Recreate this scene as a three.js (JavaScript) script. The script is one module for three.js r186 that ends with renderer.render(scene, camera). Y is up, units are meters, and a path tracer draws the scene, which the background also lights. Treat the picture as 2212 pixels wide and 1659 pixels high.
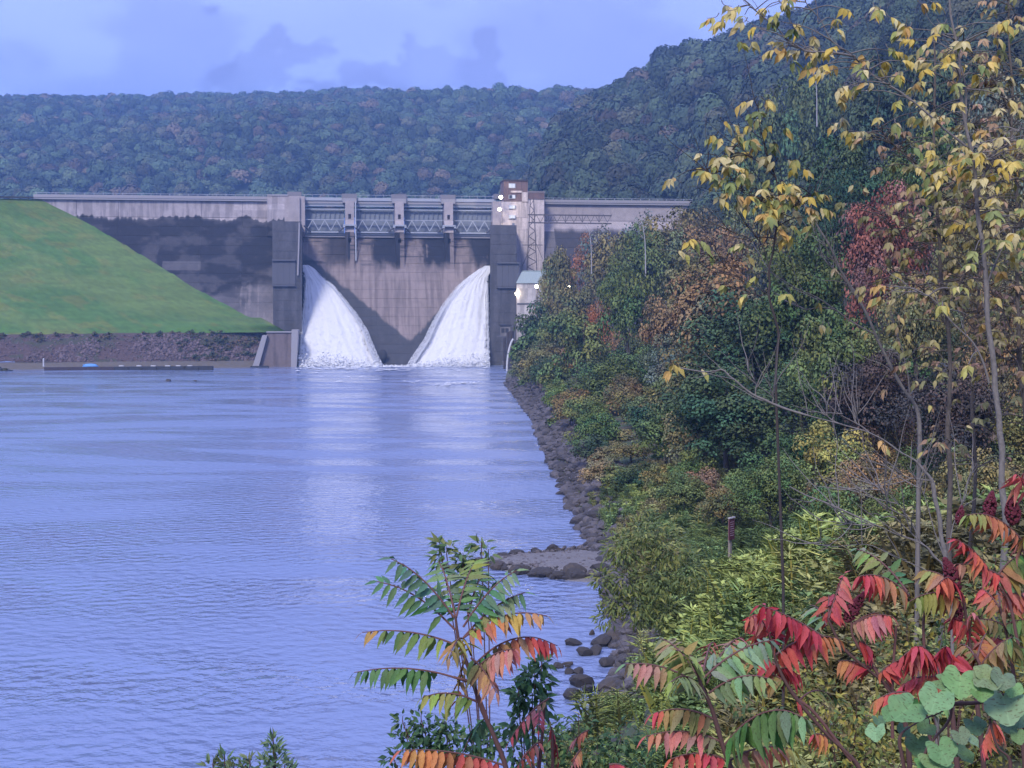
import * as THREE from 'three';
import { mergeGeometries, mergeVertices, toCreasedNormals } from 'three/addons/utils/BufferGeometryUtils.js';
import { Brush, Evaluator, SUBTRACTION } from 'three-bvh-csg';

// ---------- camera, sky, sun, exposure ----------
const EYE = 15, FOCAL = 3096, HALF_W = 1106, HALF_H = 829.5;          // eye height over the river; focal length in the units of bearings below
const PITCH = Math.atan((HALF_H - 686) / FOCAL);
const scene = new THREE.Scene();
const camera = new THREE.PerspectiveCamera(30, 1024 / 768, 0.3, 6000);
camera.position.set(0, EYE, 0);
camera.rotation.x = -PITCH;
const renderer = new THREE.WebGLRenderer({ antialias: true });
renderer.setSize(1024, 768);
renderer.toneMapping = THREE.LinearToneMapping;
renderer.toneMappingExposure = 2.5;
renderer.shadowMap.enabled = true;
const SUN_DIR = new THREE.Vector3(-0.35, 0.85, 0.55).normalize();
const sun = new THREE.DirectionalLight(new THREE.Color(1.0, 0.93, 0.84), 1.5);
sun.position.copy(SUN_DIR).multiplyScalar(600); sun.target.position.set(0, 0, -200);
sun.castShadow = true; sun.shadow.radius = 24; sun.shadow.mapSize.set(4096, 4096);
Object.assign(sun.shadow.camera, { left: -500, right: 500, top: 500, bottom: -500, near: 1, far: 2000 });
scene.add(sun, sun.target);
scene.fog = new THREE.FogExp2(new THREE.Color(0.30, 0.54, 1.0), 0.00033);

// ---------- numbers ----------
function rngOf(seed) { let a = seed >>> 0; return () => { a |= 0; a = a + 0x6D2B79F5 | 0; let t = Math.imul(a ^ a >>> 15, 1 | a); t = t + Math.imul(t ^ t >>> 7, 61 | t) ^ t; return ((t ^ t >>> 14) >>> 0) / 4294967296; }; }
const R0 = rngOf(7);
const lerp = (a, b, t) => a + (b - a) * t, clamp = (x, a = 0, b = 1) => Math.min(b, Math.max(a, x));
const sstep = (a, b, x) => { const t = clamp((x - a) / (b - a)); return t * t * (3 - 2 * t); };
const hash3 = (x, y, z) => { let h = Math.imul(x, 374761393) ^ Math.imul(y, 668265263) ^ Math.imul(z, 2147483647 ^ 0x5bd1e995); h = Math.imul(h ^ h >>> 13, 1274126177); h ^= h >>> 16; return (h >>> 0) / 4294967296; };
function noise(x, y, z = 0) {
  const xi = Math.floor(x), yi = Math.floor(y), zi = Math.floor(z), fx = x - xi, fy = y - yi, fz = z - zi;
  const u = fx * fx * (3 - 2 * fx), v = fy * fy * (3 - 2 * fy), w = fz * fz * (3 - 2 * fz);
  const a = lerp(lerp(hash3(xi, yi, zi), hash3(xi + 1, yi, zi), u), lerp(hash3(xi, yi + 1, zi), hash3(xi + 1, yi + 1, zi), u), v);
  if (fz === 0) return a;
  const b = lerp(lerp(hash3(xi, yi, zi + 1), hash3(xi + 1, yi, zi + 1), u), lerp(hash3(xi, yi + 1, zi + 1), hash3(xi + 1, yi + 1, zi + 1), u), v);
  return lerp(a, b, w);
}
function fbm(x, y, z = 0, o = 4) { let s = 0, a = 0.5, n = 0; for (let i = 0; i < o; i++) { s += a * noise(x, y, z); n += a; x = x * 2.03 + 17.1; y = y * 2.03 + 5.3; z = z === 0 ? 0 : z * 2.03 + 9.7; a *= 0.5; } return s / n; }
function along(list, t) {                                               // piecewise linear through rows [key, ...values]
  if (t <= list[0][0]) return list[0].slice(1);
  for (let i = 1; i < list.length; i++) if (t <= list[i][0]) { const a = list[i - 1], b = list[i], k = (t - a[0]) / (b[0] - a[0]); return a.slice(1).map((v, j) => lerp(v, b[j + 1], k)); }
  return list[list.length - 1].slice(1);
}
const V = (x, y, z) => new THREE.Vector3(x, y, z);
// a bearing (u across, v down) and a distance d along the valley -> the place in metres
function P(u, v, d) {
  const a = (u - HALF_W) / FOCAL, b = -(v - HALF_H) / FOCAL, c = Math.cos(PITCH), s = Math.sin(PITCH);
  const y = b * c - s, z = -(b * s + c), k = -d / z;
  return V(a * k, EYE + y * k, -d);
}
const C = (r, g, b) => new THREE.Color().setRGB(r, g, b);

// ---------- sky: overcast evening, computed ----------
{
  const W = 4096, H = 2048, data = new Float32Array(W * H * 4);
  for (let j = 0; j < H; j++) {
    const el = ((j + 0.5) / H - 0.5) * Math.PI, y = Math.sin(el), cy = Math.cos(el), yy = Math.max(y, 0);
    for (let i = 0; i < W; i++) {
      const az = ((i + 0.5) / W - 0.5) * 2 * Math.PI, x = cy * Math.cos(az), z = cy * Math.sin(az);
      const lum = (1 + 1.5 * yy) / 1.25;                                // the usual overcast sky: brighter overhead
      let r = 0.152 * lum, g = 0.214 * lum, b = 0.50 * lum;
      r = lerp(r, r * 1.25, yy); b = lerp(b, b * 0.82, yy);
      if (y > -0.02) {
        const k = 1 / (yy + 0.10), A = az * 57.3, E = el * 57.3, off = A + 90, low = E < 30, broad = fbm(x * k * 0.55 + 3, z * k * 0.55 + 11, 0, low ? 5 : 3), fine = low ? fbm(x * k * 1.9 + 31, z * k * 1.2 + 7, 0, 5) : 0.5;
        // ragged low scud and a soft bank above it
        const far = sstep(20, 34, Math.abs(off)), near = sstep(4.4, 3.4, Math.abs(off + 8.2)) + 0.75 * sstep(3.4, 2.2, Math.abs(off + 1.8));
        const scud = low ? sstep(0.0, 0.11, fbm(A * 0.95 + 12.4, E * 1.35 + 4.1, 0, 6) - 0.34 - 0.115 * (E - 8.9)) * clamp(near + far * sstep(0.42, 0.52, fbm(A * 0.11 + 50.7, 1.3, 0, 3))) : 0;
        const bank = low ? sstep(0.42, 0.62, fbm(A * 0.23 + 3.7, E * 0.36 + 8.2, 0, 6) + 0.09 * sstep(-6.5, -3.5, off) * sstep(4, 0.5, off)) : 0.3;
        const veil = 1 + 0.55 * (broad - 0.5) + 0.30 * (fine - 0.5);
        const glow = sstep(0.42, 0.62, fbm(x * 1.3 + 20, z * 1.3 + 4, y * 3 + 1, 3));
        r *= veil * (1 - 0.22 * scud) * (1 - 0.15 * bank) * (1 + 0.18 * glow); g *= veil * (1 - 0.24 * scud) * (1 - 0.16 * bank) * (1 + 0.12 * glow); b *= veil * (1 - 0.22 * scud) * (1 - 0.12 * bank) * (1 + 0.03 * glow);
      }
      const o = (j * W + i) * 4; data[o] = r; data[o + 1] = g; data[o + 2] = b; data[o + 3] = 1;
    }
  }
  const sky = new THREE.DataTexture(data, W, H, THREE.RGBAFormat, THREE.FloatType);
  sky.mapping = THREE.EquirectangularReflectionMapping; sky.magFilter = THREE.LinearFilter; sky.minFilter = THREE.LinearFilter; sky.needsUpdate = true;
  scene.background = sky; scene.environment = sky;
}

// ---------- helpers ----------
const taken = new Map();
function numbered(n) { const k = taken.get(n) || 0; taken.set(n, k + 1); return k ? `${n}_${String(k).padStart(3, '0')}` : n; }
function tag(o, name, label, category, group, kind) {
  o.name = numbered(name); o.userData = { label, category }; if (group) o.userData.group = group; if (kind) { o.userData.kind = kind; }
  scene.add(o); return o;
}
function part(name, geo, m, parent, label) { const o = new THREE.Mesh(geo, m); o.name = name; parent.add(o); if (label) o.userData.label = label; return o; }
function thing(name, label, category, pos, group) { const g = new THREE.Group(); if (pos) g.position.copy(pos); return tag(g, name, label, category, group); }
function std(c, rough = 0.9, o = {}) { return new THREE.MeshStandardMaterial({ color: c, roughness: rough, ...o }); }
function dataTex(W, H, fn, srgb = true, repeat = true) {
  const d = new Uint8Array(W * H * 4);
  for (let j = 0; j < H; j++) for (let i = 0; i < W; i++) { const c = fn(i / W, j / H, i, j), o = (j * W + i) * 4; for (let k = 0; k < 3; k++) { let q = c[k]; if (srgb) q = q <= 0.0031308 ? q * 12.92 : 1.055 * Math.pow(q, 1 / 2.4) - 0.055; d[o + k] = clamp(q) * 255; } d[o + 3] = 255; }
  const t = new THREE.DataTexture(d, W, H); if (srgb) t.colorSpace = THREE.SRGBColorSpace; t.magFilter = THREE.LinearFilter; t.minFilter = THREE.LinearMipmapLinearFilter; t.generateMipmaps = true;
  if (repeat) t.wrapS = t.wrapT = THREE.RepeatWrapping; t.needsUpdate = true; return t;
}
function box(w, h, d, x = 0, y = 0, z = 0) { const g = new THREE.BoxGeometry(w, h, d); g.translate(x, y, z); return g; }
function bar(a, b, w, h = w) {                                          // a beam between two points
  const l = a.distanceTo(b), g = new THREE.BoxGeometry(w, h, l);
  const m = new THREE.Matrix4().lookAt(a, b, Math.abs(b.y - a.y) / l > 0.99 ? V(1, 0, 0) : V(0, 1, 0)); m.setPosition(a.clone().add(b).multiplyScalar(0.5)); g.applyMatrix4(m); return g;
}
function limb(pts, r0, r1, sides = 6, bend = 0, rnd = R0) {              // tapered tube through points
  const c = new THREE.CatmullRomCurve3(pts), n = Math.max(3, pts.length * 3), pos = [], idx = [], fr = c.computeFrenetFrames(n, false), uv = [];
  for (let i = 0; i <= n; i++) {
    const t = i / n, p = c.getPoint(t), r = lerp(r0, r1, t) * (1 + bend * (rnd() - 0.5));
    for (let k = 0; k < sides; k++) { const a = k / sides * 2 * Math.PI; const q = fr.normals[i].clone().multiplyScalar(Math.cos(a)).addScaledVector(fr.binormals[i], Math.sin(a)); pos.push(p.x + q.x * r, p.y + q.y * r, p.z + q.z * r); uv.push(k / sides, t * 8); }
  }
  for (let i = 0; i < n; i++) for (let k = 0; k < sides; k++) { const a = i * sides + k, b = i * sides + (k + 1) % sides; idx.push(a, b, a + sides, b, b + sides, a + sides); }
  const g = new THREE.BufferGeometry(); g.setAttribute('position', new THREE.Float32BufferAttribute(pos, 3)); g.setAttribute('uv', new THREE.Float32BufferAttribute(uv, 2)); g.setIndex(idx); g.computeVertexNormals(); return g;
}
function gridGeo(nu, nv, fn) {                                          // surface from fn(s, t) -> {p, uv?, c?}
  const pos = [], uv = [], col = [], idx = []; let hasC = false;
  for (let j = 0; j <= nv; j++) for (let i = 0; i <= nu; i++) { const q = fn(i / nu, j / nv); pos.push(q.p.x, q.p.y, q.p.z); uv.push(...(q.uv || [q.p.x, q.p.z])); if (q.c) { hasC = true; col.push(...q.c); } }
  for (let j = 0; j < nv; j++) for (let i = 0; i < nu; i++) { const a = j * (nu + 1) + i, b = a + nu + 1; idx.push(a, a + 1, b, a + 1, b + 1, b); }
  const g = new THREE.BufferGeometry(); g.setAttribute('position', new THREE.Float32BufferAttribute(pos, 3)); g.setAttribute('uv', new THREE.Float32BufferAttribute(uv, 2)); if (hasC) g.setAttribute('color', new THREE.Float32BufferAttribute(col, 3)); g.setIndex(idx); g.computeVertexNormals(); return g;
}
function instanced(geo, m, list) {                                      // list of {m: Matrix4, c: Color}
  const o = new THREE.InstancedMesh(geo, m, list.length); list.forEach((e, i) => { o.setMatrixAt(i, e.m); if (e.c) o.setColorAt(i, e.c); }); return o;
}
const pose = (p, s, ry = 0, rx = 0, rz = 0) => new THREE.Matrix4().compose(p, new THREE.Quaternion().setFromEuler(new THREE.Euler(rx, ry, rz)), typeof s === 'number' ? V(s, s, s) : s);
const inDir = (rnd) => { const z = rnd() * 2 - 1, a = rnd() * 6.2832, r = Math.sqrt(1 - z * z); return V(r * Math.cos(a), z, r * Math.sin(a)); };

// ---------- ground shape ----------
const SHORE = [[-700, 0], [-340, -1.6], [-322, -1.0], [-217, 3.3], [-163, 4.1], [-124, 4.7], [-105, 5.1], [-92, 5.6], [-80, 5.3], [-72, 5.2], [-62, 4.7], [-55, 3.8], [-46, 0.8], [-38, -2.6], [-30, -11], [-20, -36], [40, -200]];
const shoreX = z => along(SHORE, z)[0];
function groundY(x, z) {
  const s = x - shoreX(z);
  let h = s < 0 ? Math.max(-2.5, 0.4 * s) : s < 5 ? 0.55 * s : 2.75 + 0.14 * Math.min(s - 5, 8) + 0.30 * Math.max(0, x - 18) + 0.25 * Math.max(0, x - 50);
  if (z > -70) {
    const k = 13.4 - 0.005 * Math.min(0, z) ** 2 - lerp(0.22, 1.15, sstep(-7, -17, z)) * Math.max(0, 5 - x) + 0.16 * Math.max(0, x - 5) - 0.75 * sstep(-2, -6, z) * sstep(-26, -12, z);
    const d = clamp((k - h) / 3 * 0.5 + 0.5); h = lerp(h, k, d) + 3 * d * (1 - d) * 0.5;
  }
  return h + 0.5 * (fbm(x * 0.15, z * 0.15, 0, 3) - 0.5) * clamp(s / 4);
}
// ---------- river ----------
function waveTex(N, tile, count, kmin, kmax, slope, seed) {
  const rnd = rngOf(seed), gx = new Float32Array(N * N), gy = new Float32Array(N * N);
  for (let w = 0; w < count; w++) {
    const k = kmin * Math.pow(kmax / kmin, rnd()), a = (rnd() + rnd() + rnd() - 1.5) * 1.7 + Math.PI / 2 + 0.12;
    const kx = Math.round(k * Math.cos(a)), ky = Math.round(k * Math.sin(a)), ph = rnd() * 6.2832; if (!kx && !ky) continue;
    const s = slope / Math.sqrt(count), l = Math.hypot(kx, ky), cx = [], cy = [], sx = [], sy = [];
    for (let i = 0; i < N; i++) { const p = 2 * Math.PI * kx * i / N + ph, q = 2 * Math.PI * ky * i / N; cx[i] = Math.cos(p); sx[i] = Math.sin(p); cy[i] = Math.cos(q); sy[i] = Math.sin(q); }
    const ax = s * kx / l, ay = s * ky / l;
    for (let j = 0; j < N; j++) for (let i = 0; i < N; i++) { const c = cx[i] * cy[j] - sx[i] * sy[j]; gx[j * N + i] += ax * c; gy[j * N + i] += ay * c; }
  }
  const d = new Uint8Array(N * N * 4), T = 6.2832 / N;
  for (let i = 0; i < N * N; i++) { const px = (i % N) * T, py = Math.floor(i / N) * T, gust = 1.45 * (0.42 + 1.16 * sstep(0.32, 0.68, fbm(3 + 1.6 * Math.cos(px) + 1.1 * Math.cos(py * 2), 5 + 1.6 * Math.sin(px) + 1.1 * Math.sin(py * 2), 2.5 + Math.cos(py), 3))), x = -gx[i] * gust, y = -gy[i] * gust, l = Math.hypot(x, y, 1); d[i * 4] = (x / l * 0.5 + 0.5) * 255; d[i * 4 + 1] = (y / l * 0.5 + 0.5) * 255; d[i * 4 + 2] = (1 / l * 0.5 + 0.5) * 255; d[i * 4 + 3] = 255; }
  const t = new THREE.DataTexture(d, N, N); t.wrapS = t.wrapT = THREE.RepeatWrapping; t.magFilter = THREE.LinearFilter; t.minFilter = THREE.LinearMipmapLinearFilter; t.generateMipmaps = true; t.repeat.set(1 / tile, 1 / tile); t.needsUpdate = true; return t;
}
const waterMat = new THREE.MeshPhysicalMaterial({ color: C(0.158, 0.205, 0.355), roughness: 0.34, ior: 1.45, roughnessMap: (() => { const t = dataTex(512, 512, (u, v) => { const X = 6.2832 * u, Y = 6.2832 * v, s = fbm(9 + 2.2 * Math.cos(X) + 1.5 * Math.cos(Y), 4 + 2.2 * Math.sin(X), 3.5 + 3.2 * Math.sin(Y), 5), q = lerp(0.18, 0.85, sstep(0.38, 0.62, s)); return [q, q, q]; }, false); t.repeat.set(1 / 230, 1 / 90); return t; })(), normalMap: waveTex(2048, 47, 190, 26, 560, 0.17, 5), normalScale: new THREE.Vector2(1, 1) });
{
  const g = gridGeo(240, 300, (s, t) => {
    const z = -8 - 480 * Math.pow(t, 1.5), x = lerp(-330, 60, s), turb = sstep(-330, -445, z) * sstep(-90, -60, x) * 0.3;
    const y = 0.16 * (fbm(x * 0.05, z * 0.13, 0, 4) - 0.5) + turb * 1.0 * (fbm(x * 0.22, z * 0.35, 3.3, 3) - 0.5);
    return { p: V(x, y, z), uv: [x, -z] };
  });
  tag(new THREE.Mesh(g, waterMat), 'river', 'calm rippled blue river reaching to the foot of the dam', 'river', null, 'structure');
}
// ---------- bank ground ----------
const soilTex = dataTex(512, 512, (u, v) => {
  const n = fbm(u * 40, v * 40, 0, 4), m = fbm(u * 7 + 9, v * 7, 0, 3), k = sstep(0.35, 0.65, m);
  return [lerp(0.07, 0.10, n) * lerp(1, 0.6, k), lerp(0.065, 0.085, n) * lerp(0.9, 1.0, k), lerp(0.045, 0.05, n) * lerp(1, 0.6, k)];
});
soilTex.repeat.set(1 / 14, 1 / 14);
const soil = std(0xffffff, 1, { map: soilTex });
{
  const g = gridGeo(130, 240, (s, t) => {
    const z = 25 - 560 * Math.pow(t, 1.35), x0 = Math.max(shoreX(z) - 7, -60), x = x0 + (150 - x0) * Math.pow(s, 1.5);
    return { p: V(x, groundY(x, z), z) };
  });
  tag(new THREE.Mesh(g, soil), 'bank_ground', 'sloping brown earth bank under the trees and weeds', 'ground', null, 'structure');
}
{ // gravel bar running out into the river
  const gravel = std(0xffffff, 0.95, { map: dataTex(512, 512, (u, v) => { const n = noise(u * 90, v * 90) * 0.6 + fbm(u * 14, v * 14, 0, 3) * 0.4; const q = lerp(0.07, 0.21, n); return [q, q * 0.94, q * 0.95]; }), bumpScale: 0.05 });
  gravel.map.repeat.set(1 / 4, 1 / 4);
  const g = gridGeo(70, 50, (s, t) => {
    const x = lerp(-1.9, 8, s), z = lerp(-96, -75, t), k = clamp((x + 1.9) / 6);
    const c = lerp(-86.4, -86.0, k), w = lerp(1.0, 7.0, Math.pow(k, 0.8)), q = Math.abs(z - c) / w + 0.18 * (fbm(x * 0.8, z * 0.8) - 0.5);
    return { p: V(x, -0.5 + 0.95 * sstep(1.25, 0.35, q) * sstep(0, 0.12, k) + 0.14 * (fbm(x * 1.3, z * 1.3, 0, 4) - 0.5), z) };
  });
  tag(new THREE.Mesh(g, gravel), 'gravel_bar', 'pale gravel bar ringed with dark rocks, jutting into the river', 'gravel bar', null, 'structure');
}
// ---------- hills ----------
const hillSoil = std(C(0.035, 0.05, 0.03), 1);
const RIDGE = [[-500, 238], [-200, 234], [0, 229], [250, 229], [450, 222], [580, 220], [850, 220], [1000, 225], [1150, 235], [1290, 247], [1500, 250], [2700, 270]];
function farHill(u, s) {
  s = Math.max(s, 0);
  const [v] = along(RIDGE, u), top = P(u, v, 1750), foot = P(u, 470, 850);
  if (s > 1) { const p = top.clone(); p.z -= (s - 1) * 700; p.y -= (s - 1) * 160; return p; }
  const k = s + 0.10 * Math.sin(s * Math.PI) , p = foot.clone().lerp(top, s); p.y = lerp(foot.y, top.y, Math.pow(k, 0.92));
  const n = (fbm(p.x * 0.006 + 5, p.z * 0.006, 0, 3) - 0.5) * 50 * Math.sin(Math.PI * clamp(s)); p.y += n; return p;
}
tag(new THREE.Mesh(gridGeo(70, 30, (s, t) => ({ p: farHill(lerp(-480, 2500, s), t * 1.4) })), hillSoil), 'far_hill', 'long flat-topped wooded hill behind the dam', 'hill', null, 'structure');
const SPUR = [ // bearing: ridge v, ridge distance, foot v, foot distance
  [1120, 452, 770, 560, 745], [1146, 420, 780, 560, 700], [1173, 362, 800, 560, 620], [1209, 308, 840, 560, 560], [1262, 258, 880, 560, 545], [1295, 240, 900, 560, 535], [1360, 210, 900, 560, 530], [1400, 180, 900, 560, 525], [1440, 152, 880, 570, 520], [1500, 136, 860, 690, 430], [1560, 123, 850, 700, 330], [1640, 90, 820, 700, 290],
  [1720, 66, 790, 690, 260], [1800, 28, 750, 680, 230], [1900, -30, 700, 680, 200], [2050, -120, 620, 680, 165], [2300, -240, 520, 680, 140], [2600, -340, 440, 680, 120]];
function spur(u, s) {
  s = Math.max(s, 0);
  const [v1, d1, v0, d0] = along(SPUR, u), top = P(u, v1, d1), foot = P(u, v0, d0);
  if (s > 1) { const p = top.clone(); p.z -= (s - 1) * 300; p.y -= (s - 1) * 150; return p; }
  const p = foot.lerp(top, s); p.y += (fbm(p.x * 0.012, p.z * 0.012, 0, 3) - 0.5) * 36 * Math.sin(Math.PI * s); return p;
}
tag(new THREE.Mesh(gridGeo(60, 26, (s, t) => ({ p: spur(lerp(1120, 2600, s), t * 1.3) })), hillSoil), 'valley_spur', 'steep wooded spur coming down to the end of the dam', 'hill', null, 'structure');

// ---------- foliage ----------
function leafFaces(list, vary = 0.25, rnd = rngOf(3)) {                 // list of {p, n (facing), d (along), l, w, c}; two folded triangles each
  const N = list.length, pos = new Float32Array(N * 12), col = new Float32Array(N * 12), nor = new Float32Array(N * 12), idx = new Uint32Array(N * 6), side = V(0, 0, 0), d = V(0, 0, 0), n = V(0, 0, 0);
  list.forEach((e, i) => {
    d.copy(e.d).normalize(); side.crossVectors(d, e.n).normalize(); n.crossVectors(side, d).normalize();
    const put = (k, a, b, c) => { const o = i * 12 + k * 3; pos[o] = e.p.x + d.x * a + side.x * b + n.x * c; pos[o + 1] = e.p.y + d.y * a + side.y * b + n.y * c; pos[o + 2] = e.p.z + d.z * a + side.z * b + n.z * c; nor[o] = n.x; nor[o + 1] = n.y; nor[o + 2] = n.z; };
    put(0, 0, 0, 0); put(1, e.l * 0.45, e.w / 2, e.w * 0.12); put(2, e.l, 0, -e.l * 0.12); put(3, e.l * 0.45, -e.w / 2, e.w * 0.12);
    const q = 1 + vary * (rnd() - 0.5) * 2, h = (rnd() - 0.5) * vary * 0.5; for (let k = 0; k < 4; k++) { const o = i * 12 + k * 3; col[o] = clamp(e.c[0] * q * (1 + h)); col[o + 1] = clamp(e.c[1] * q); col[o + 2] = clamp(e.c[2] * q * (1 - h)); }
    const b = i * 4; idx.set([b, b + 1, b + 2, b, b + 2, b + 3], i * 6);
  });
  const g = new THREE.BufferGeometry(); g.setAttribute('position', new THREE.BufferAttribute(pos, 3)); g.setAttribute('normal', new THREE.BufferAttribute(nor, 3)); g.setAttribute('color', new THREE.BufferAttribute(col, 3)); g.setIndex(new THREE.BufferAttribute(idx, 1)); return g;
}
// a crown within the unit ball: lobes of leaf faces with gaps between them
function crownGeo(seed, leaves, lobes, leaf, opt = {}) {
  const rnd = rngOf(seed), L = [], list = [], { droop = 0.2, tint = 0.35, open = 0, cone = 0 } = opt;
  for (let i = 0; i < lobes; i++) {
    const d = inDir(rnd), r = Math.pow(rnd(), 0.45) * 0.80; if (d.y < -0.55) d.y *= -0.5;
    const w = cone ? 1 - cone * (d.y * r + 0.8) / 1.6 : 1;
    L.push({ c: V(d.x * r * w, d.y * r, d.z * r * w), r: lerp(0.17, 0.36, rnd()) * (cone ? 0.8 : 1), t: 1 + tint * (rnd() - 0.5) * 2, h: (rnd() - 0.42) * tint * 1.9 });
  }
  for (let i = 0; i < leaves; i++) {
    const b = L[Math.floor(rnd() * lobes)], o = inDir(rnd); if (o.y < -0.3 && rnd() < 0.65) o.y *= -1;
    const k = b.r * lerp(open ? 0.2 : 0.62, 1.08, Math.pow(rnd(), 0.6)), p = V(b.c.x + o.x * k, b.c.y + o.y * k * 0.75, b.c.z + o.z * k);
    const n = o.clone().multiplyScalar(0.7).add(V(0, 0.5, 0)).addScaledVector(inDir(rnd), 0.55).normalize(), d = inDir(rnd); d.y -= droop + 0.3; d.addScaledVector(n, -d.dot(n));
    const s = leaf * lerp(0.65, 1.35, rnd()); list.push({ p, n, d, l: s * 1.25, w: s * 0.8, c: [0.5 * b.t * (1 + b.h), 0.5 * b.t, 0.5 * b.t * (1 - b.h * 0.5)] });
  }
  const g = leafFaces(list, 0.3, rnd); g.userData = { lobes: L }; return g;
}
function domeGeo(seed, leaves, leaf) {                                   // round far crown: lumpy shell of leaf faces
  const rnd = rngOf(seed), list = [];
  for (let i = 0; i < leaves; i++) { const o = inDir(rnd); if (o.y < -0.2) o.y *= -0.8; const lump = 0.72 + 0.5 * fbm(o.x * 1.9 + seed, o.y * 1.9, o.z * 1.9 + 3, 3), p = V(o.x * lump, o.y * lump * 0.95, o.z * lump), n = o.clone().addScaledVector(inDir(rnd), 0.42).normalize(), d = inDir(rnd); d.addScaledVector(n, -d.dot(n)); const s = leaf * lerp(0.7, 1.4, rnd()), q = 0.5 * (0.75 + 0.5 * fbm(o.x * 3 + seed, o.y * 3, o.z * 3 + 8, 2)); list.push({ p, n, d, l: s * 1.2, w: s, c: [q, q, q] }); }
  return leafFaces(list, 0.2, rnd);
}
const leafMats = new Map();
function leafMat(r, g, b, t = 0) { const k = [r, g, b, t].join(); if (!leafMats.has(k)) leafMats.set(k, new THREE.MeshPhysicalMaterial({ color: C(clamp(r * 2), clamp(g * 2), clamp(b * 2)), roughness: 0.8, side: THREE.DoubleSide, vertexColors: true, transmission: t, thickness: 0, specularIntensity: 0.35 })); return leafMats.get(k); }
const farLeaf = std(0xffffff, 0.95, { vertexColors: true, side: THREE.DoubleSide });
// far woods, each one mass
{
  const rnd = rngOf(21), coarse = [0, 1, 2].map(i => domeGeo(100 + i, 480, 0.19));
  const tones = [[0.07, 0.108, 0.056], [0.085, 0.118, 0.06], [0.062, 0.10, 0.06], [0.105, 0.112, 0.062], [0.14, 0.11, 0.07], [0.08, 0.126, 0.064], [0.055, 0.09, 0.054]];
  const tone = (w) => { const t = tones[Math.floor(rnd() * (w ? tones.length : 4))], q = lerp(0.45, 1.5, rnd()) * 1.9; return C(t[0] * q, t[1] * q, t[2] * q); };
  const lists = [[], [], []];
  for (let j = 0; j < 72; j++) {
    const s = j / 67, dd = lerp(850, 1750, Math.min(s, 1)), du = 9.6 * FOCAL / dd;
    for (let u = -330; u < 1480; u += du) {
      const p = farHill(u + (rnd() - 0.5) * du * 1.1, s + (rnd() - 0.5) / 50), r = lerp(3.6, 7.4, rnd()), warm = fbm(p.x * 0.01, p.z * 0.01, 0, 3);
      p.y += r * 0.75; lists[Math.floor(rnd() * 3)].push({ m: pose(p, V(r * lerp(0.8, 1.1, rnd()), r * lerp(0.75, 1.65, rnd() * rnd()), r), rnd() * 6.28), c: tone(warm > 0.5 || rnd() < 0.3) });
    }
  }
  lists.forEach((l, i) => tag(instanced(coarse[i], farLeaf, l), 'far_forest', ['dense dull green autumn woods covering the long hill behind the dam', 'brownish green woods mixed through the long hill behind the dam', 'grey green woods mixed through the long hill behind the dam'][i], 'woods', null, 'stuff'));
  const near = [0, 1, 2].map(i => domeGeo(110 + i, 2600, 0.085)), nl = [[], [], []], nl2 = [[], [], []];
  for (let j = 0; j <= 40; j++) {
    for (let u = 1128; u < 2450;) {
      const s = (j + rnd()) / 40, p0 = spur(u, s), d = -p0.z, du = lerp(7.5, 9, rnd()) * FOCAL / d;
      const p = spur(u + (rnd() - 0.5) * du, s), r = lerp(4.6, 8.0, rnd()); u += du;
      if (rnd() < 0.16) continue;
      p.y += r * 0.9; const c = tone(rnd() < 0.35).multiplyScalar(0.72), e = { m: pose(p, V(r, r * lerp(0.95, 1.5, rnd()), r), rnd() * 6.28), c };
      (d < 480 ? nl2 : nl)[Math.floor(rnd() * 3)].push(e);
    }
  }
  nl.forEach((l, i) => tag(instanced(coarse[i], farLeaf, l), 'spur_forest', ['dark blue green woods along the crest of the steep spur', 'brown tinged woods mixed along the crest of the steep spur', 'olive woods mixed along the crest of the steep spur'][i], 'woods', null, 'stuff'));
  nl2.forEach((l, i) => tag(instanced(near[i], farLeaf, l), 'hillside_forest', ['green woods on the lower flank of the steep spur', 'brown green woods on the lower flank of the steep spur', 'olive green woods on the lower flank of the steep spur'][i], 'woods', null, 'stuff'));
}
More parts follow.
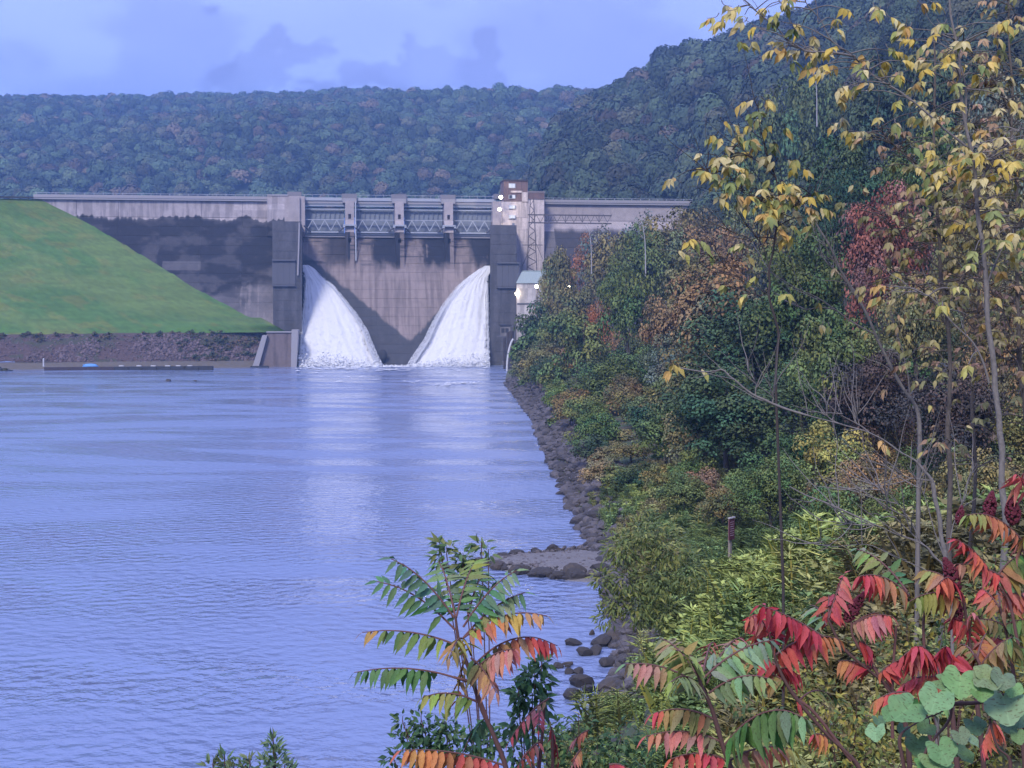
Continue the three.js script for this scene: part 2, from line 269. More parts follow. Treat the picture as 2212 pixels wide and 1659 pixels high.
// ---------- the dam ----------
const dam = thing('concrete_dam', 'long grey concrete gravity dam with four gated spillway bays', 'dam', V(-37.8, 0, -480));
dam.rotation.y = 0.125; dam.updateMatrixWorld(true);
const damInv = dam.matrixWorld.clone().invert();
function onDam(u, v, z) { const a = V(0, EYE, 0).applyMatrix4(damInv), b = P(u, v, 100).applyMatrix4(damInv), k = (z - a.z) / (b.z - a.z); return a.lerp(b, k); }
const DX0 = -165, DX1 = 115;
const damTex = dataTex(2048, 512, (uu, vv) => {
  const x = lerp(DX0, DX1, uu), y = vv * 60, n = fbm(x * 0.9, y * 0.9, 0, 4), big = fbm(x * 0.12 + 4, y * 0.12, 0, 3), streak = fbm(x * 1.1 + 7, y * 0.09, 0, 4), lay = fbm(x * 0.10, y * 1.4, 0, 3);
  let c = [0.37, 0.325, 0.325], k = lerp(0.82, 1.15, n) * lerp(0.86, 1.12, big);
  let dark = 0, wet = 0;
  if (x < -37.5) {                                                       // abutment: algae below the clean upper band
    const edge = 47.3 + 3.6 * (fbm(x * 0.16, 3, 0, 4) - 0.5) + 1.0 * (noise(x * 1.7, 1) - 0.5);
    const low = sstep(14, 33, y + 22 * (fbm(x * 0.09, y * 0.14, 0, 4) - 0.5));
    dark = sstep(edge + 0.6, edge - 1.6, y) * lerp(0.25, 1.0, low) * sstep(0.30, 0.50, streak * 0.5 + lay * 0.2 + n * 0.3 + 0.20 * low);
    if (y < edge) wet = 0.45 + 0.4 * low; dark = Math.min(1, dark * 1.35) * lerp(0.62, 1, sstep(0.34, 0.54, fbm(x * 0.2 + 5, y * 0.3, 0, 4))); if (y > 30 && y < 33 && x > -76 && x < -64) dark *= 0.3;
    if (y > edge) k *= lerp(0.74, 1.05, sstep(0.35, 0.6, streak));
    if (x > -54 && y > 50.2 && y < 52) k *= 1.25 * lerp(0.9, 1.1, n);
  } else if (x < -32.9) { wet = y < 44.5 ? 0.72 * sstep(0.2, 0.5, streak + 0.15) : 0; if (y < 44.5) wet = Math.max(wet, 0.5); } else if (x > 30.9) { const edge = 47.3 + 1.5 * (fbm(x * 0.5, 3) - 0.5); if (x > 52) dark = sstep(edge - 1.5, edge - 4, y) * 0.9; else wet = y < 43.9 ? Math.max(0.5, 0.75 * sstep(0.2, 0.5, streak + 0.15)) : 0; }
  if (x > -32.9 && x < 30.9 && y < 43) {                                     // spillway face: black algae under the gates, soaked concrete round the jets
    const bay = ((x + 32.6) / 16.3) % 1, side = sstep(0.30, 0.62, bay + 0.25 * (fbm(x * 0.3, y * 0.2) - 0.5)), first = x < -17 ? 0.7 : 1;
    dark = sstep(29.5, 35.5, y + 5 * (fbm(x * 0.55, y * 0.25) - 0.5)) * sstep(0.33, 0.50, streak * 0.6 + fbm(x * 0.5, y * 0.8) * 0.4 + 0.16 * side - 0.08 * (1 - side)) * (0.25 + 0.75 * side) * first; dark = Math.min(1, dark * 1.25); k *= lerp(0.72, 1.1, sstep(0.3, 0.65, streak));
    dark = Math.max(dark, 0.8 * sstep(0.6, 0.72, lay) * sstep(29, 34, y));
    const vee = 7.8 + Math.abs(x - 2.0) * (x < 2 ? 0.86 : 0.94) + 2.2 * (fbm(x * 0.35, y * 0.2 + 3) - 0.5) + 0.9 * (noise(x * 1.6, y * 0.5) - 0.5);
    wet = Math.max(wet, sstep(vee + 0.5, vee - 0.9, y));
    k *= lerp(1.0, 1.12, sstep(20, 12, Math.abs(y - 22))); c = [0.20, 0.160, 0.148];
  }
  const q = c.map((b, i) => { let w = b * k; w = lerp(w, [0.052, 0.051, 0.056][i] * lerp(0.8, 1.25, n) * lerp(0.85, 1.1, streak), wet); return lerp(w, [0.011, 0.011, 0.016][i] * lerp(0.7, 1.6, n), dark); });
  return q;
}, true, false);
const concrete = std(0xffffff, 0.9, { map: damTex });
const damUV = (x, y) => [(x - DX0) / (DX1 - DX0), y / 60];
function lift(x0, x1, y0, y1, z0, z1, depth = 1.6, gap = 0.05, inset = 0) { // one pour: x0..x1, y0..y1, front at z0 (foot) to z1 (head)
  x0 += gap; x1 -= gap; y0 += gap; y1 -= gap;
  const c = 0.025, A = [[x0, y0, z0 - c], [x1, y0, z0 - c], [x1, y1, z1 - c], [x0, y1, z1 - c]], F = [[x0 + c, y0 + c, z0], [x1 - c, y0 + c, z0], [x1 - c, y1 - c, z1], [x0 + c, y1 - c, z1]], B = A.map(p => [p[0], p[1], p[2] - depth]);
  const pos = [], uv = [], q = (a, b, d, e) => { for (const p of [a, b, d, a, d, e]) { pos.push(...p); uv.push(...damUV(p[0], p[1])); } };
  q(...F); for (let i = 0; i < 4; i++) { const j = (i + 1) % 4; q(A[i], A[j], F[j], F[i]); q(B[i], B[j], A[j], A[i]); }
  const g = new THREE.BufferGeometry(); g.setAttribute('position', new THREE.Float32BufferAttribute(pos, 3)); g.setAttribute('uv', new THREE.Float32BufferAttribute(uv, 2)); g.computeVertexNormals(); return g;
}
function damBlock(pts, x0, x1) {                                         // prism: outline pts [z, y] swept along the axis
  const s = new THREE.Shape(pts.map(p => new THREE.Vector2(p[0], p[1]))), g = new THREE.ExtrudeGeometry(s, { depth: x1 - x0, bevelEnabled: false });
  g.applyMatrix4(new THREE.Matrix4().makeBasis(V(0, 0, 1), V(0, 1, 0), V(-1, 0, 0))); g.translate(x1, 0, 0); damMap(g); return g;
}
function damMap(g) { const p = g.attributes.position, uv = new Float32Array(p.count * 2); for (let i = 0; i < p.count; i++) { const [a, b] = damUV(p.getX(i) + 0.0, p.getY(i)); uv[i * 2] = a; uv[i * 2 + 1] = b; } g.setAttribute('uv', new THREE.BufferAttribute(uv, 2)); return g; }
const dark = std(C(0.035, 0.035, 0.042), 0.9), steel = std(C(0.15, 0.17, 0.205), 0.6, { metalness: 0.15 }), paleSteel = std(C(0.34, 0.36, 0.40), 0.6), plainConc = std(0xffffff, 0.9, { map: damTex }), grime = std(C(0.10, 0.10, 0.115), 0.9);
const rD = rngOf(55), capConc = std(C(0.19, 0.18, 0.195), 0.9);
const wallZ = y => (47.7 - y) * 0.7;
for (const [x0, x1, step] of [[-117.5, -38.0, 13.25], [48, 108, 12]]) {   // abutment walls
  const core = part('abutment_wall', damBlock([[-9, -3], [wallZ(-3) - 0.35, -3], [-0.35, 47.7], [-0.35, 53.2], [-9, 53.2]], x0, x1), grime, dam);
  for (let x = x1; x > x0 + 1; x -= step) {
    const a = Math.max(x - step, x0); part('panel', lift(a, x, 47.75, 53.1, rD() * 0.06, rD() * 0.06, 0.5, 0.04), concrete, core);
    for (let y = 47.7; y > 4; y -= 3.1) { const j = rD() * 0.10 - 0.05; part('concrete_lift', lift(a, x, y - 3.1, y, wallZ(y - 3.1) + j, wallZ(y) + j, 0.5, 0.012), concrete, core); }
  }
  const deck = part('road_deck', box(x1 - x0, 0.55, 10.5, (x0 + x1) / 2, 53.48, -4.3), paleConc(), dam);
  part('parapet', box(x1 - x0, 0.95, 0.35, (x0 + x1) / 2, 54.28, 0.95), paleConc(), deck);
  for (let x = x0 + 1; x < x1; x += 3.0) part('railing_post', box(0.14, 0.5, 0.2, x, 55.0, 0.95), paleSteel, deck);
  part('railing', mergeGeometries([box(x1 - x0, 0.12, 0.14, (x0 + x1) / 2, 55.28, 0.95)]), paleSteel, deck);
}
function paleConc() { return paleConc.m = paleConc.m || std(C(0.30, 0.285, 0.30), 0.85); }
// spillway face
const face = [[-2.5, 41.9], [0, 42.2], [2.4, 41.4], [5.2, 38.2], [7.6, 34.6], [24.5, 10], [28.5, 5], [33, 1.4], [36, -1]];
const faceAt = y => along(face.slice(1).map(p => [-p[1], p[0]]), -y)[0];
{
  const core = part('spillway_face', damBlock([...face.map(([z, y]) => [z - 0.4, y - 0.15]), [36, -4], [-9, -4], [-9, 41.7]], -33.4, 33.0), grime, dam);
  for (let b = 0; b < 5; b++) for (let i = 0, y = 41.4; y > 0; i++, y -= 2.9) {
    const x0 = [-32.6, -24.4, -8.15, 8.15, 24.4][b], x1 = [-24.4, -8.15, 8.15, 24.4, 32.6][b], j = rD() * 0.10 - 0.05;
    part('concrete_lift', lift(x0, x1, y - 2.9, y, faceAt(y - 2.9) + j, faceAt(y) + j, 0.5, 0.01), concrete, core);
  }
}
const wetConc = std(0xffffff, 0.8, { map: (() => { const t = dataTex(256, 1024, (u, v) => { const n = fbm(u * 30, v * 90, 0, 4), s = fbm(u * 9, v * 6 + 3, 0, 4), b = fbm(u * 3, v * 8, 0, 3), k = lerp(0.75, 1.25, n) * lerp(0.8, 1.15, sstep(0.3, 0.65, s)) * lerp(0.8, 1.2, b); return [0.075 * k, 0.073 * k, 0.082 * k]; }); t.repeat.set(1 / 12, 1 / 48); return t; })() });
function planarXY(g) { const p = g.attributes.position, uv = []; for (let i = 0; i < p.count; i++) uv.push(p.getX(i) + p.getZ(i) * 0.9, p.getY(i)); g.setAttribute('uv', new THREE.Float32BufferAttribute(uv, 2)); return g; }
// training walls at both ends of the spillway
for (const e of [-1, 1]) {
  const top = e < 0 ? 44.6 : 44.0, zf = 33, w = e < 0 ? [onDam(589, 600, zf).x, onDam(652, 600, zf).x] : [onDam(1059, 600, zf).x, onDam(1116, 600, zf).x];
  const body = planarXY(damBlock([[-9, -4], [zf - 0.4, -4], [zf - 0.4, top - 0.1], [-9, top - 0.1]], w[0] + 0.2, w[1] - 0.2)); if (e > 0) { const p = body.attributes.position; for (let i = 0; i < p.count; i++) p.setX(i, p.getX(i) + (zf - p.getZ(i)) * 0.126); body.computeVertexNormals(); } // splayed with the channel
  const core = part('training_wall', body, wetConc, dam);
  for (let y = top; y > 0; y -= 3.05) { const j = rD() * 0.12; part('concrete_lift', planarXY(lift(w[0], w[1], Math.max(y - 3.05, -1), y, zf + j, zf + j, 0.6, 0.02)), wetConc, core); }
  // dark grey panels standing on the wall face between two ledges
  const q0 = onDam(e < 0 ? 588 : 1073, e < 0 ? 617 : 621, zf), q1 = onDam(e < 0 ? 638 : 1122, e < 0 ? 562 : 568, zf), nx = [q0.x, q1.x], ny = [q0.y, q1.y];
  const r = part('panel_frame', mergeGeometries([box(nx[1] - nx[0], 0.5, 0.9, (nx[0] + nx[1]) / 2, ny[1], zf + 0.5), box(nx[1] - nx[0], 0.4, 0.7, (nx[0] + nx[1]) / 2, ny[0], zf + 0.4)]), grime, core);
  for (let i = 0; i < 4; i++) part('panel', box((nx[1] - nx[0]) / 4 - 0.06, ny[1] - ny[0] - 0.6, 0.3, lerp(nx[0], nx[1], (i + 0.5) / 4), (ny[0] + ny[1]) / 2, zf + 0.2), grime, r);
  if (e < 0) part('pipe', limb([V(w[1] - 0.6, 44.2, zf + 0.4), V(w[1] - 0.8, 38, zf + 0.4), V(w[1] - 1.2, 28, zf + 0.4)], 0.3, 0.3), paleConc(), core);
}
// abutment blocks beside the gates
for (const e of [-1, 1]) {
  const b = part('gate_abutment', damMap(e < 0 ? box(12.2, 13.1, 9, -36.95, 48.1, 0.5) : box(8.8, 12.1, 9, 35.4, 47.55, 0.5)), concrete, dam);
  part('cap', box(4.6, 1.6, 5, e < 0 ? -34.3 : 34.0, 55.5, 0), capConc, b); part('ledge', box(3.8, 0.45, 2.0, e < 0 ? -34.0 : 33.6, 44.4 + (e > 0 ? 0.3 : 0.6), 6.0), paleSteel, b);
  if (e < 0) part('coping', box(6.8, 0.5, 9.4, -39.6, 54.92, 0.5), paleConc(), b); if (e < 0) part('buttress', damMap(box(3.6, 10, 0.8, -34.3, 49.5, 5.45)), concrete, b);
}
// piers
function withSlots(g, x) { const ev = new Evaluator(); ev.useGroups = false; let b = new Brush(g); for (const [y, z] of [[48.2, 4.9], [40.2, 7.4]]) { const k = new Brush(box(0.95, 1.6, 2.6, x, y, z)); k.updateMatrixWorld(); b.updateMatrixWorld(); b = ev.evaluate(b, k, SUBTRACTION); } return b.geometry; }
for (const x of [-16.3, 0, 16.3]) {
  const p = part('pier', damMap(withSlots(damBlock([[-8, 36], [faceAt(32) - 1.2, 30.5], [faceAt(31) + 0.25, 30.2], [6.6, 44], [5.2, 47], [5.2, 53.2], [-8, 53.2]], x - 1.45, x + 1.45), x)), concrete, dam);
  part('cap', box(5.0, 1.6, 5, x, 55.05, 0), capConc, p); part('corbel', box(4.6, 1.5, 4.6, x, 53.5, 2), paleConc(), p);
  part('trunnion_beam', box(4.3, 0.5, 1.8, x, 45.2, 7.0), paleSteel, p); for (const s of [-1, 1]) part('bearing', box(0.7, 0.75, 1.6, x + s * 1.85, 44.8, 7.1), paleSteel, p);
  
  if (x < 0) part('downpipe', bar(V(x + 1.9, 53, 5.4), V(x + 1.9, 33.5, 9.2), 0.35), paleSteel, p);
}
// gates
for (let b = 0; b < 4; b++) {
  const xc = -24.45 + 16.3 * b, w = 13.2, xa = xc - w / 2 + 0.3, xb = xc + w / 2 - 0.3;
  const gt = part('gate', gridGeo(1, 10, (s, t) => { const a = lerp(-0.1, 0.62, t); return { p: V(lerp(xa, xb, s), 42.4 + t * 8.2, 1.2 - 2.6 * Math.sin(a) * a) }; }), steel, dam);
  gt.material = steel; gt.material.side = THREE.DoubleSide;
  part('top_beam', box(w, 0.34, 0.5, xc, 50.75, 1.6), paleSteel, gt); part('lower_beam', box(w - 1.6, 0.4, 0.7, xc, 43.1, 3.8), paleSteel, gt); part('mid_beam', box(w, 0.22, 0.5, xc, 47.2, 3.2), paleSteel, gt);
  for (let k = 0; k < 6; k++) { const x0 = lerp(xa + 0.4, xb - 0.4, k / 6), x1 = lerp(xa + 0.4, xb - 0.4, (k + 1) / 6); part('brace', bar(V(x0, k % 2 ? 47.1 : 43.6, 3.5), V(x1, k % 2 ? 43.6 : 47.1, 3.5), 0.24), paleSteel, gt); }
  for (const s of [-1, 1]) part('gate_arm', bar(V(xc + s * (w / 2 - 2.3), 43.0, 3.7), V(xc + s * (w / 2 + 0.1), 45.0, 6.4), 0.4), grime, gt);
  for (let k = 1; k < 8; k++) part('rib', box(0.12, 3.2, 0.25, lerp(xa, xb, k / 8), 49.0, 1.25), steel, gt);
  part('sill', box(w, 0.8, 1.2, xc, 41.9, 2.6), paleConc(), gt); part('seal', box(w, 0.5, 0.6, xc, 42.55, 3.4), steel, gt);
}
{ // service bridge over the gates
  const d = part('bridge_deck', box(66, 0.9, 7, -0.5, 53.15, -2), paleConc(), dam);
  part('girder', box(66, 0.8, 0.5, -0.5, 52.4, 1.2), steel, d); part('service_pipe', box(66, 0.28, 0.3, -0.5, 51.85, 2.2), paleSteel, d);
  part('parapet', box(66, 1.0, 0.3, -0.5, 54.1, 1.7), paleSteel, d);
  const br = part('hoist_walkway', box(64, 0.25, 1.6, -0.5, 51.4, -0.2), grime, d);
  for (let x = -31; x < 31; x += 2.6) part('railing_post', box(0.1, 0.9, 0.1, x, 55.05, 1.7), paleSteel, d);
  part('railing', box(66, 0.12, 0.12, -0.5, 55.5, 1.7), paleSteel, d);
}
part('baffle_block', (() => { const g = new THREE.IcosahedronGeometry(1, 2), p = g.attributes.position; for (let i = 0; i < p.count; i++) { const k = 1 + 0.25 * (fbm(p.getX(i) * 1.7 + 4, p.getY(i) * 1.7, p.getZ(i) * 1.7 + 9) - 0.5); p.setXYZ(i, p.getX(i) * 1.5 * k, p.getY(i) * 2.1 * k, p.getZ(i) * k); } g.computeVertexNormals(); const q = onDam(826, 768, 34); g.translate(q.x, q.y, q.z); return g; })(), dark, dam);

// ---------- water jets ----------
const jetMat = new THREE.MeshPhysicalMaterial({ color: C(0.62, 0.625, 0.64), roughness: 0.8, sheen: 0.2 });
const sprayMat = std(C(0.72, 0.73, 0.75), 1);
function jet(name, label, inner, outer, seed) {                          // edges as rows [v, u] of bearings on the plane of the fall
  const g = gridGeo(90, 220, (s, t) => {
    const v = lerp(inner[0][0], 792, Math.pow(t, 0.92)), z = lerp(8.5, 37, Math.pow(clamp((v - 572) / 215), 0.75)), a = s * 2 * Math.PI;
    const uo = along(outer, v)[0], ui = along(inner, v)[0], pa = onDam(uo, v, z), pb = onDam(ui, v, z), k = 0.5 - 0.5 * Math.cos(a), dep = Math.sin(a), w = Math.abs(pb.x - pa.x);
    const p = pa.clone().lerp(pb, k), th = lerp(0.8, 3.4, t);
    const flow = fbm(k * 34 + seed, t * 4 - k * 2, t * 1.5 + 0.5, 4), lump = fbm(k * 6 + seed * 2, t * 22, 1.7, 4), tiny = fbm(k * 40, t * 60 + seed, 4.4, 2);
    p.z += dep * th * 0.8 + (dep > 0 ? 1 : 0.3) * ((flow - 0.5) * 1.9 * lerp(0.5, 1, t) + (lump - 0.5) * 0.5 + (tiny - 0.5) * 0.22);
    const edge = Math.pow(Math.abs(k - 0.5) * 2, 3), out = Math.sign(pb.x - pa.x) * (k > 0.5 ? 1 : -1); p.x += edge * out * ((fbm(t * 30 + seed, k * 3, 2.2, 4) - 0.5) * lerp(1.0, 2.6, t));
    return { p };
  });
  g.computeVertexNormals();
  const top = onDam(along(outer, inner[0][0])[0], inner[0][0], 8.5), o = new THREE.Mesh(g, jetMat); o.rotation.y = dam.rotation.y; o.position.copy(dam.position);
  return tag(o, name, label, 'waterfall', 'sluice jets on the spillway');
}
const jl = { inner: [[572, 668], [580, 679], [597, 694], [616, 718], [643, 739], [679, 766], [714, 786], [752, 799], [774, 808], [792, 817]], outer: [[572, 652], [585, 654], [605, 660], [645, 658], [700, 652], [792, 647]] };
const jr = { inner: [[574, 1046], [580, 1037], [596, 1015], [616, 991], [654, 963], [695, 941], [733, 925], [758, 909], [774, 899], [792, 890]], outer: [[574, 1061], [585, 1062], [600, 1053], [645, 1054], [792, 1056]] };
const jetL = jet('water_jet', 'white water jet bursting from the dam beside the grass embankment', jl.inner, jl.outer, 3);
const jetR = jet('water_jet', 'white water jet bursting from the dam beside the tower', jr.inner, jr.outer, 11);
{ // loose spray and boiling foam, beyond counting
  const rnd = rngOf(77), list = [], g = new THREE.IcosahedronGeometry(1, 0), add = (q, s) => list.push({ m: pose(q.applyMatrix4(dam.matrixWorld), V(s, s * lerp(0.7, 1.4, rnd()), s), rnd() * 6, rnd() * 6) });
  for (const J of [jl, jr]) for (let i = 0; i < 6500; i++) {
    const t = Math.pow(rnd(), 0.6), v = lerp(576, 790, t), z = lerp(10, 38, Math.pow((v - 572) / 215, 0.75)) + rnd() * 2.5, sgn = J === jl ? 1 : -1;
    const q = onDam(along(J.inner, v)[0] + sgn * (Math.pow(rnd(), 2.2) * lerp(4, 16, t) - 3) , v, z); add(q, 0.04 + 0.13 * rnd() * rnd() * lerp(0.5, 1.3, t));
    if (i % 6 === 0) { const w = lerp(along(J.inner, v)[0], along(J.outer, v)[0], rnd()), q2 = onDam(w, v, z + 1.8); add(q2, 0.05 + 0.12 * rnd() * rnd()); }
    if (i % 4 === 0) { const q3 = onDam(along(J.outer, v)[0] - sgn * (rnd() * rnd() * 5 - 2), v, z); add(q3, 0.05 + 0.13 * rnd() * rnd()); }
  }
  for (let i = 0; i < 11000; i++) { let u = lerp(646, 1058, rnd()); if (Math.abs(u - 853) < 36 && rnd() < 0.8) u = 646 + rnd() * 150; const m = Math.abs(u - 855), q = onDam(u, 790, lerp(36, 42, rnd())); q.y = (rnd() * rnd() * rnd()) * lerp(0.9, 5.5, clamp((m - 30) / 90)) - 0.15; add(q, 0.08 + 0.30 * rnd() * rnd()); }
  tag(instanced(g, sprayMat, list), 'spray', 'fine white spray and foam round the feet of the jets', 'spray', null, 'stuff');
}
{ // foam streaks drifting on the river
  const rnd = rngOf(31), geos = [], foam = std(C(0.68, 0.69, 0.72), 0.95);
  const streak = (u, v, lu, d2) => { const d = EYE * FOCAL / (v - 686), c = P(u, v, d), L = lu * d / FOCAL, pts = []; for (let i = 0; i < 26; i++) { const a = i / 26 * 6.2832, k = 0.15 + 1.6 * fbm(Math.cos(a) * 2.4 + u, Math.sin(a) * 2.4 + v, 0, 3); pts.push(new THREE.Vector2(Math.cos(a) * L / 2 * k, Math.sin(a) * d2 * k)); } const g = new THREE.ShapeGeometry(new THREE.Shape(pts)); g.rotateX(-Math.PI / 2); g.translate(c.x, 0.26, c.z); geos.push(g); };
  for (let i = 0; i < 300; i++) { const v = 788 + 15 * rnd() * rnd() + (i > 240 ? 26 * rnd() : 0), u = lerp(640, 1050, rnd()); streak(u, v, lerp(2, 26, rnd() * rnd()), lerp(0.4, 2.2, rnd() * rnd())); }
  for (const [u, v, l, q] of [[720, 797, 150, 1.3], [850, 800, 120, 1.2], [1010, 793, 70, 1.2], [1000, 828, 80, 1.2], [960, 833, 60, 0.8], [900, 826, 60, 0.5]]) for (let i = 0; i < 34; i++) streak(u + (rnd() + rnd() - 1) * l * 0.6, v + (rnd() - 0.5) * 4, l * lerp(0.02, 0.16, rnd()), q * lerp(0.4, 1.6, rnd()));
  tag(new THREE.Mesh(mergeGeometries(geos), foam), 'foam', 'thin white foam streaks drifting away from the jets', 'foam', null, 'stuff');
}
// ---------- control tower ----------
const concTex = (r, g, b, seed, sc = 1) => { const t = dataTex(256, 512, (u, v) => { const n = fbm(u * 24 + seed, v * 48, 0, 4), s = fbm(u * 14 + seed, v * 3, 0, 4), k = lerp(0.8, 1.12, n) * lerp(0.75, 1.1, sstep(0.3, 0.6, s)); return [r * k, g * k, b * k]; }); t.repeat.set(sc / 12, sc / 24); return t; };
const towerMat = std(0xffffff, 0.9, { map: concTex(0.52, 0.45, 0.44, 3) }), brickMat = std(0xffffff, 0.9, { map: concTex(0.16, 0.105, 0.10, 8, 3) });
function planar(g) { const p = g.attributes.position, n = g.attributes.normal, uv = []; for (let i = 0; i < p.count; i++) { const ax = Math.abs(n.getX(i)) > 0.7; uv.push(ax ? p.getZ(i) : p.getX(i), Math.abs(n.getY(i)) > 0.7 ? p.getZ(i) : p.getY(i)); } g.setAttribute('uv', new THREE.Float32BufferAttribute(uv, 2)); return g; }
const glassLit = std(C(0.55, 0.60, 0.66), 0.25), frameWhite = std(C(0.5, 0.5, 0.52), 0.7);
const DAMYAW = dam.rotation.y;
{
  const d = 476, tower = thing('control_tower', 'square concrete lift tower with dark brick top and stacked windows', 'tower', P(1128, 600, d).setY(0)); tower.rotation.y = DAMYAW;
  const m = d / FOCAL, X = u => (u - 1128) * m, Y = v => EYE + (686 - v) * m;
  const B = (u0, u1, v0, v1, dep, z = 0) => planar(box(X(u1) - X(u0), Y(v0) - Y(v1), dep, (X(u0) + X(u1)) / 2, (Y(v0) + Y(v1)) / 2, z - dep / 2));
  const shaft = part('shaft', B(1082, 1140, 437, 640, 9), towerMat, tower); part('wing', B(1140.4, 1176, 418, 640, 8.6, -0.2), towerMat, tower);
  part('wing_roof', B(1139, 1177.5, 414.5, 417.6, 9.4, 0.2), std(C(0.20, 0.17, 0.18), 0.9), tower); part('wing_band', B(1140.2, 1176.3, 418, 431, 0.3, 0.08), brickMat, tower);
  const top = part('brick_head', B(1088, 1140, 393, 436.6, 9.2, 0.1), brickMat, tower); part('roof_slab', B(1086.5, 1141, 390.5, 392.6, 10, 0.5), std(C(0.06, 0.05, 0.055), 0.9), top);
  part('ledge', B(1103, 1128, 414, 418, 0.5, 0.5), towerMat, top); part('pale_corner', B(1127, 1140.2, 417, 437, 0.4, 0.35), towerMat, top);
  for (const [v, h] of [[403.5, 10], [427, 8.5], [449, 8], [470, 8]]) {
    const w = part('window', B(1098.5, 1113, v - h / 2, v + h / 2, 0.4, 0.42), std(C(0.42, 0.43, 0.46), 0.8), tower);
    part('pane', B(1099.6, 1105.3, v - h / 2 + 1, v + h / 2 - 1, 0.12, 0.53), v === 427 ? std(C(0.05, 0.06, 0.08), 0.2) : glassLit, w); part('pane', B(1106.3, 1112, v - h / 2 + 1, v + h / 2 - 1, 0.12, 0.53), glassLit, w);
  }
  part('door', B(1106, 1111, 483, 496, 0.3, 0.2), std(C(0.14, 0.16, 0.22), 0.6), tower);
  part('conduit', B(1083.2, 1084.2, 455, 497, 0.3, 0.35), grime, tower);
  for (let v = 470; v < 600; v += 26) part('joint_band', B(1114, 1140, v, v + 1, 0.12, 0.1), towerMat, tower);
}
// ---------- lit lamps ----------
const lampGlow = new THREE.MeshStandardMaterial({ color: 0xffffff, emissive: C(1, 0.88, 0.66), emissiveIntensity: 7 });
function lamp(label, u, v, d, r, poleTo, power = 45) {
  const p = P(u, v, d), t = thing('floodlight', label, 'floodlight', p.clone(), 'lit lamps about the dam');
  const head = part('housing', new THREE.CylinderGeometry(r * 0.8, r * 0.5, r * 1.1, 10).rotateX(Math.PI / 2).translate(0, 0, -r * 0.75), grime, t);
  const len = part('lamp_glass', new THREE.SphereGeometry(r, 14, 10).scale(1, 1, 0.5), lampGlow, t); len.material = lampGlow;
  if (poleTo !== undefined) part('pole', new THREE.CylinderGeometry(0.12, 0.18, p.y - poleTo, 8).translate(0, -(p.y - poleTo) / 2, -r), std(C(0.10, 0.075, 0.07), 0.8), t); else part('bracket', box(0.3, 0.3, 2.0, 0, 0, -1.6 * r - 0.7), grime, t);
  const l = new THREE.PointLight(C(1, 0.85, 0.6), power, 0, 2); l.position.copy(p).add(V(0, 0, r + 0.3)); l.castShadow = true; scene.add(l);
}
lamp('lit floodlight high on the brick corner of the tower', 1082, 426, 470, 0.6);
lamp('lit floodlight low on the tower beside the last gate', 1079, 452, 470, 0.58);
lamp('lit lamp on a thin pole at the corner of the pale building', 1115.5, 634, 440, 0.45, 8, 14);
lamp('lit lamp on a pole in front of the pale building', 1160, 619, 432, 0.6, 6, 20);
lamp('lit lamp standing among the trees past the pale building', 1228, 619, 425, 0.45, 6, 14);
// ---------- pylon with cross truss ----------
{
  const d = 462, m = d / FOCAL, rust = std(C(0.10, 0.085, 0.09), 0.8), py = thing('lattice_pylon', 'dark steel lattice pylon with a long cross truss before the tower', 'pylon', P(1149, 686, d).setY(0)), X = u => (u - 1149) * m, Y = v => EYE + (686 - v) * m, half = y => lerp(1.75, 0.55, clamp((y - Y(600)) / (Y(432) - Y(600))));
  const ys = []; for (let v = 610; v >= 432; v -= 11) ys.push(Y(v));
  for (const [a, b] of [[-1, -1], [1, -1], [-1, 1], [1, 1]]) part('leg', bar(V(a * half(Y(610)), Y(610), b * half(Y(610))), V(a * half(Y(432)), Y(432), b * half(Y(432))), 0.26), rust, py);
  for (let i = 0; i + 1 < ys.length; i++) for (const [ax, az, bx, bz] of [[-1, 1, 1, 1], [-1, -1, 1, -1], [-1, -1, -1, 1], [1, -1, 1, 1]]) { const f = i % 2 ? 1 : -1, h0 = half(ys[i]), h1 = half(ys[i + 1]); const p = f > 0 ? [ax, az, bx, bz] : [bx, bz, ax, az]; part('brace', bar(V(p[0] * h0, ys[i], p[1] * h0), V(p[2] * h1, ys[i + 1], p[3] * h1), 0.15), rust, py); }
  const xs = []; for (let u = 1149; u <= 1325; u += 9) xs.push(X(u));
  for (const [v, z] of [[465, 0.8], [465, -0.8], [482, 0.8], [482, -0.8]]) part('truss_chord', bar(V(X(1141), Y(v), z), V(xs[xs.length - 1], Y(v) - 0.3, z), 0.3), rust, py);
  for (let i = 0; i + 1 < xs.length; i++) { part('brace', bar(V(xs[i], Y(i % 2 ? 465 : 482), 0.8), V(xs[i + 1], Y(i % 2 ? 482 : 465), 0.8), 0.16), rust, py); if (i % 4 === 0) part('truss_post', bar(V(xs[i], Y(482), 0.8), V(xs[i], Y(465), 0.8), 0.2), rust, py); }
  part('cross_arm', bar(V(X(1128), Y(530), 0), V(X(1172), Y(530), 0), 0.25), rust, py); part('stay', bar(V(X(1128), Y(575), 0), V(X(1149), Y(530), 0), 0.16), rust, py); part('stay', bar(V(X(1172), Y(560), 0), V(X(1155), Y(520), 0), 0.16), rust, py);
}
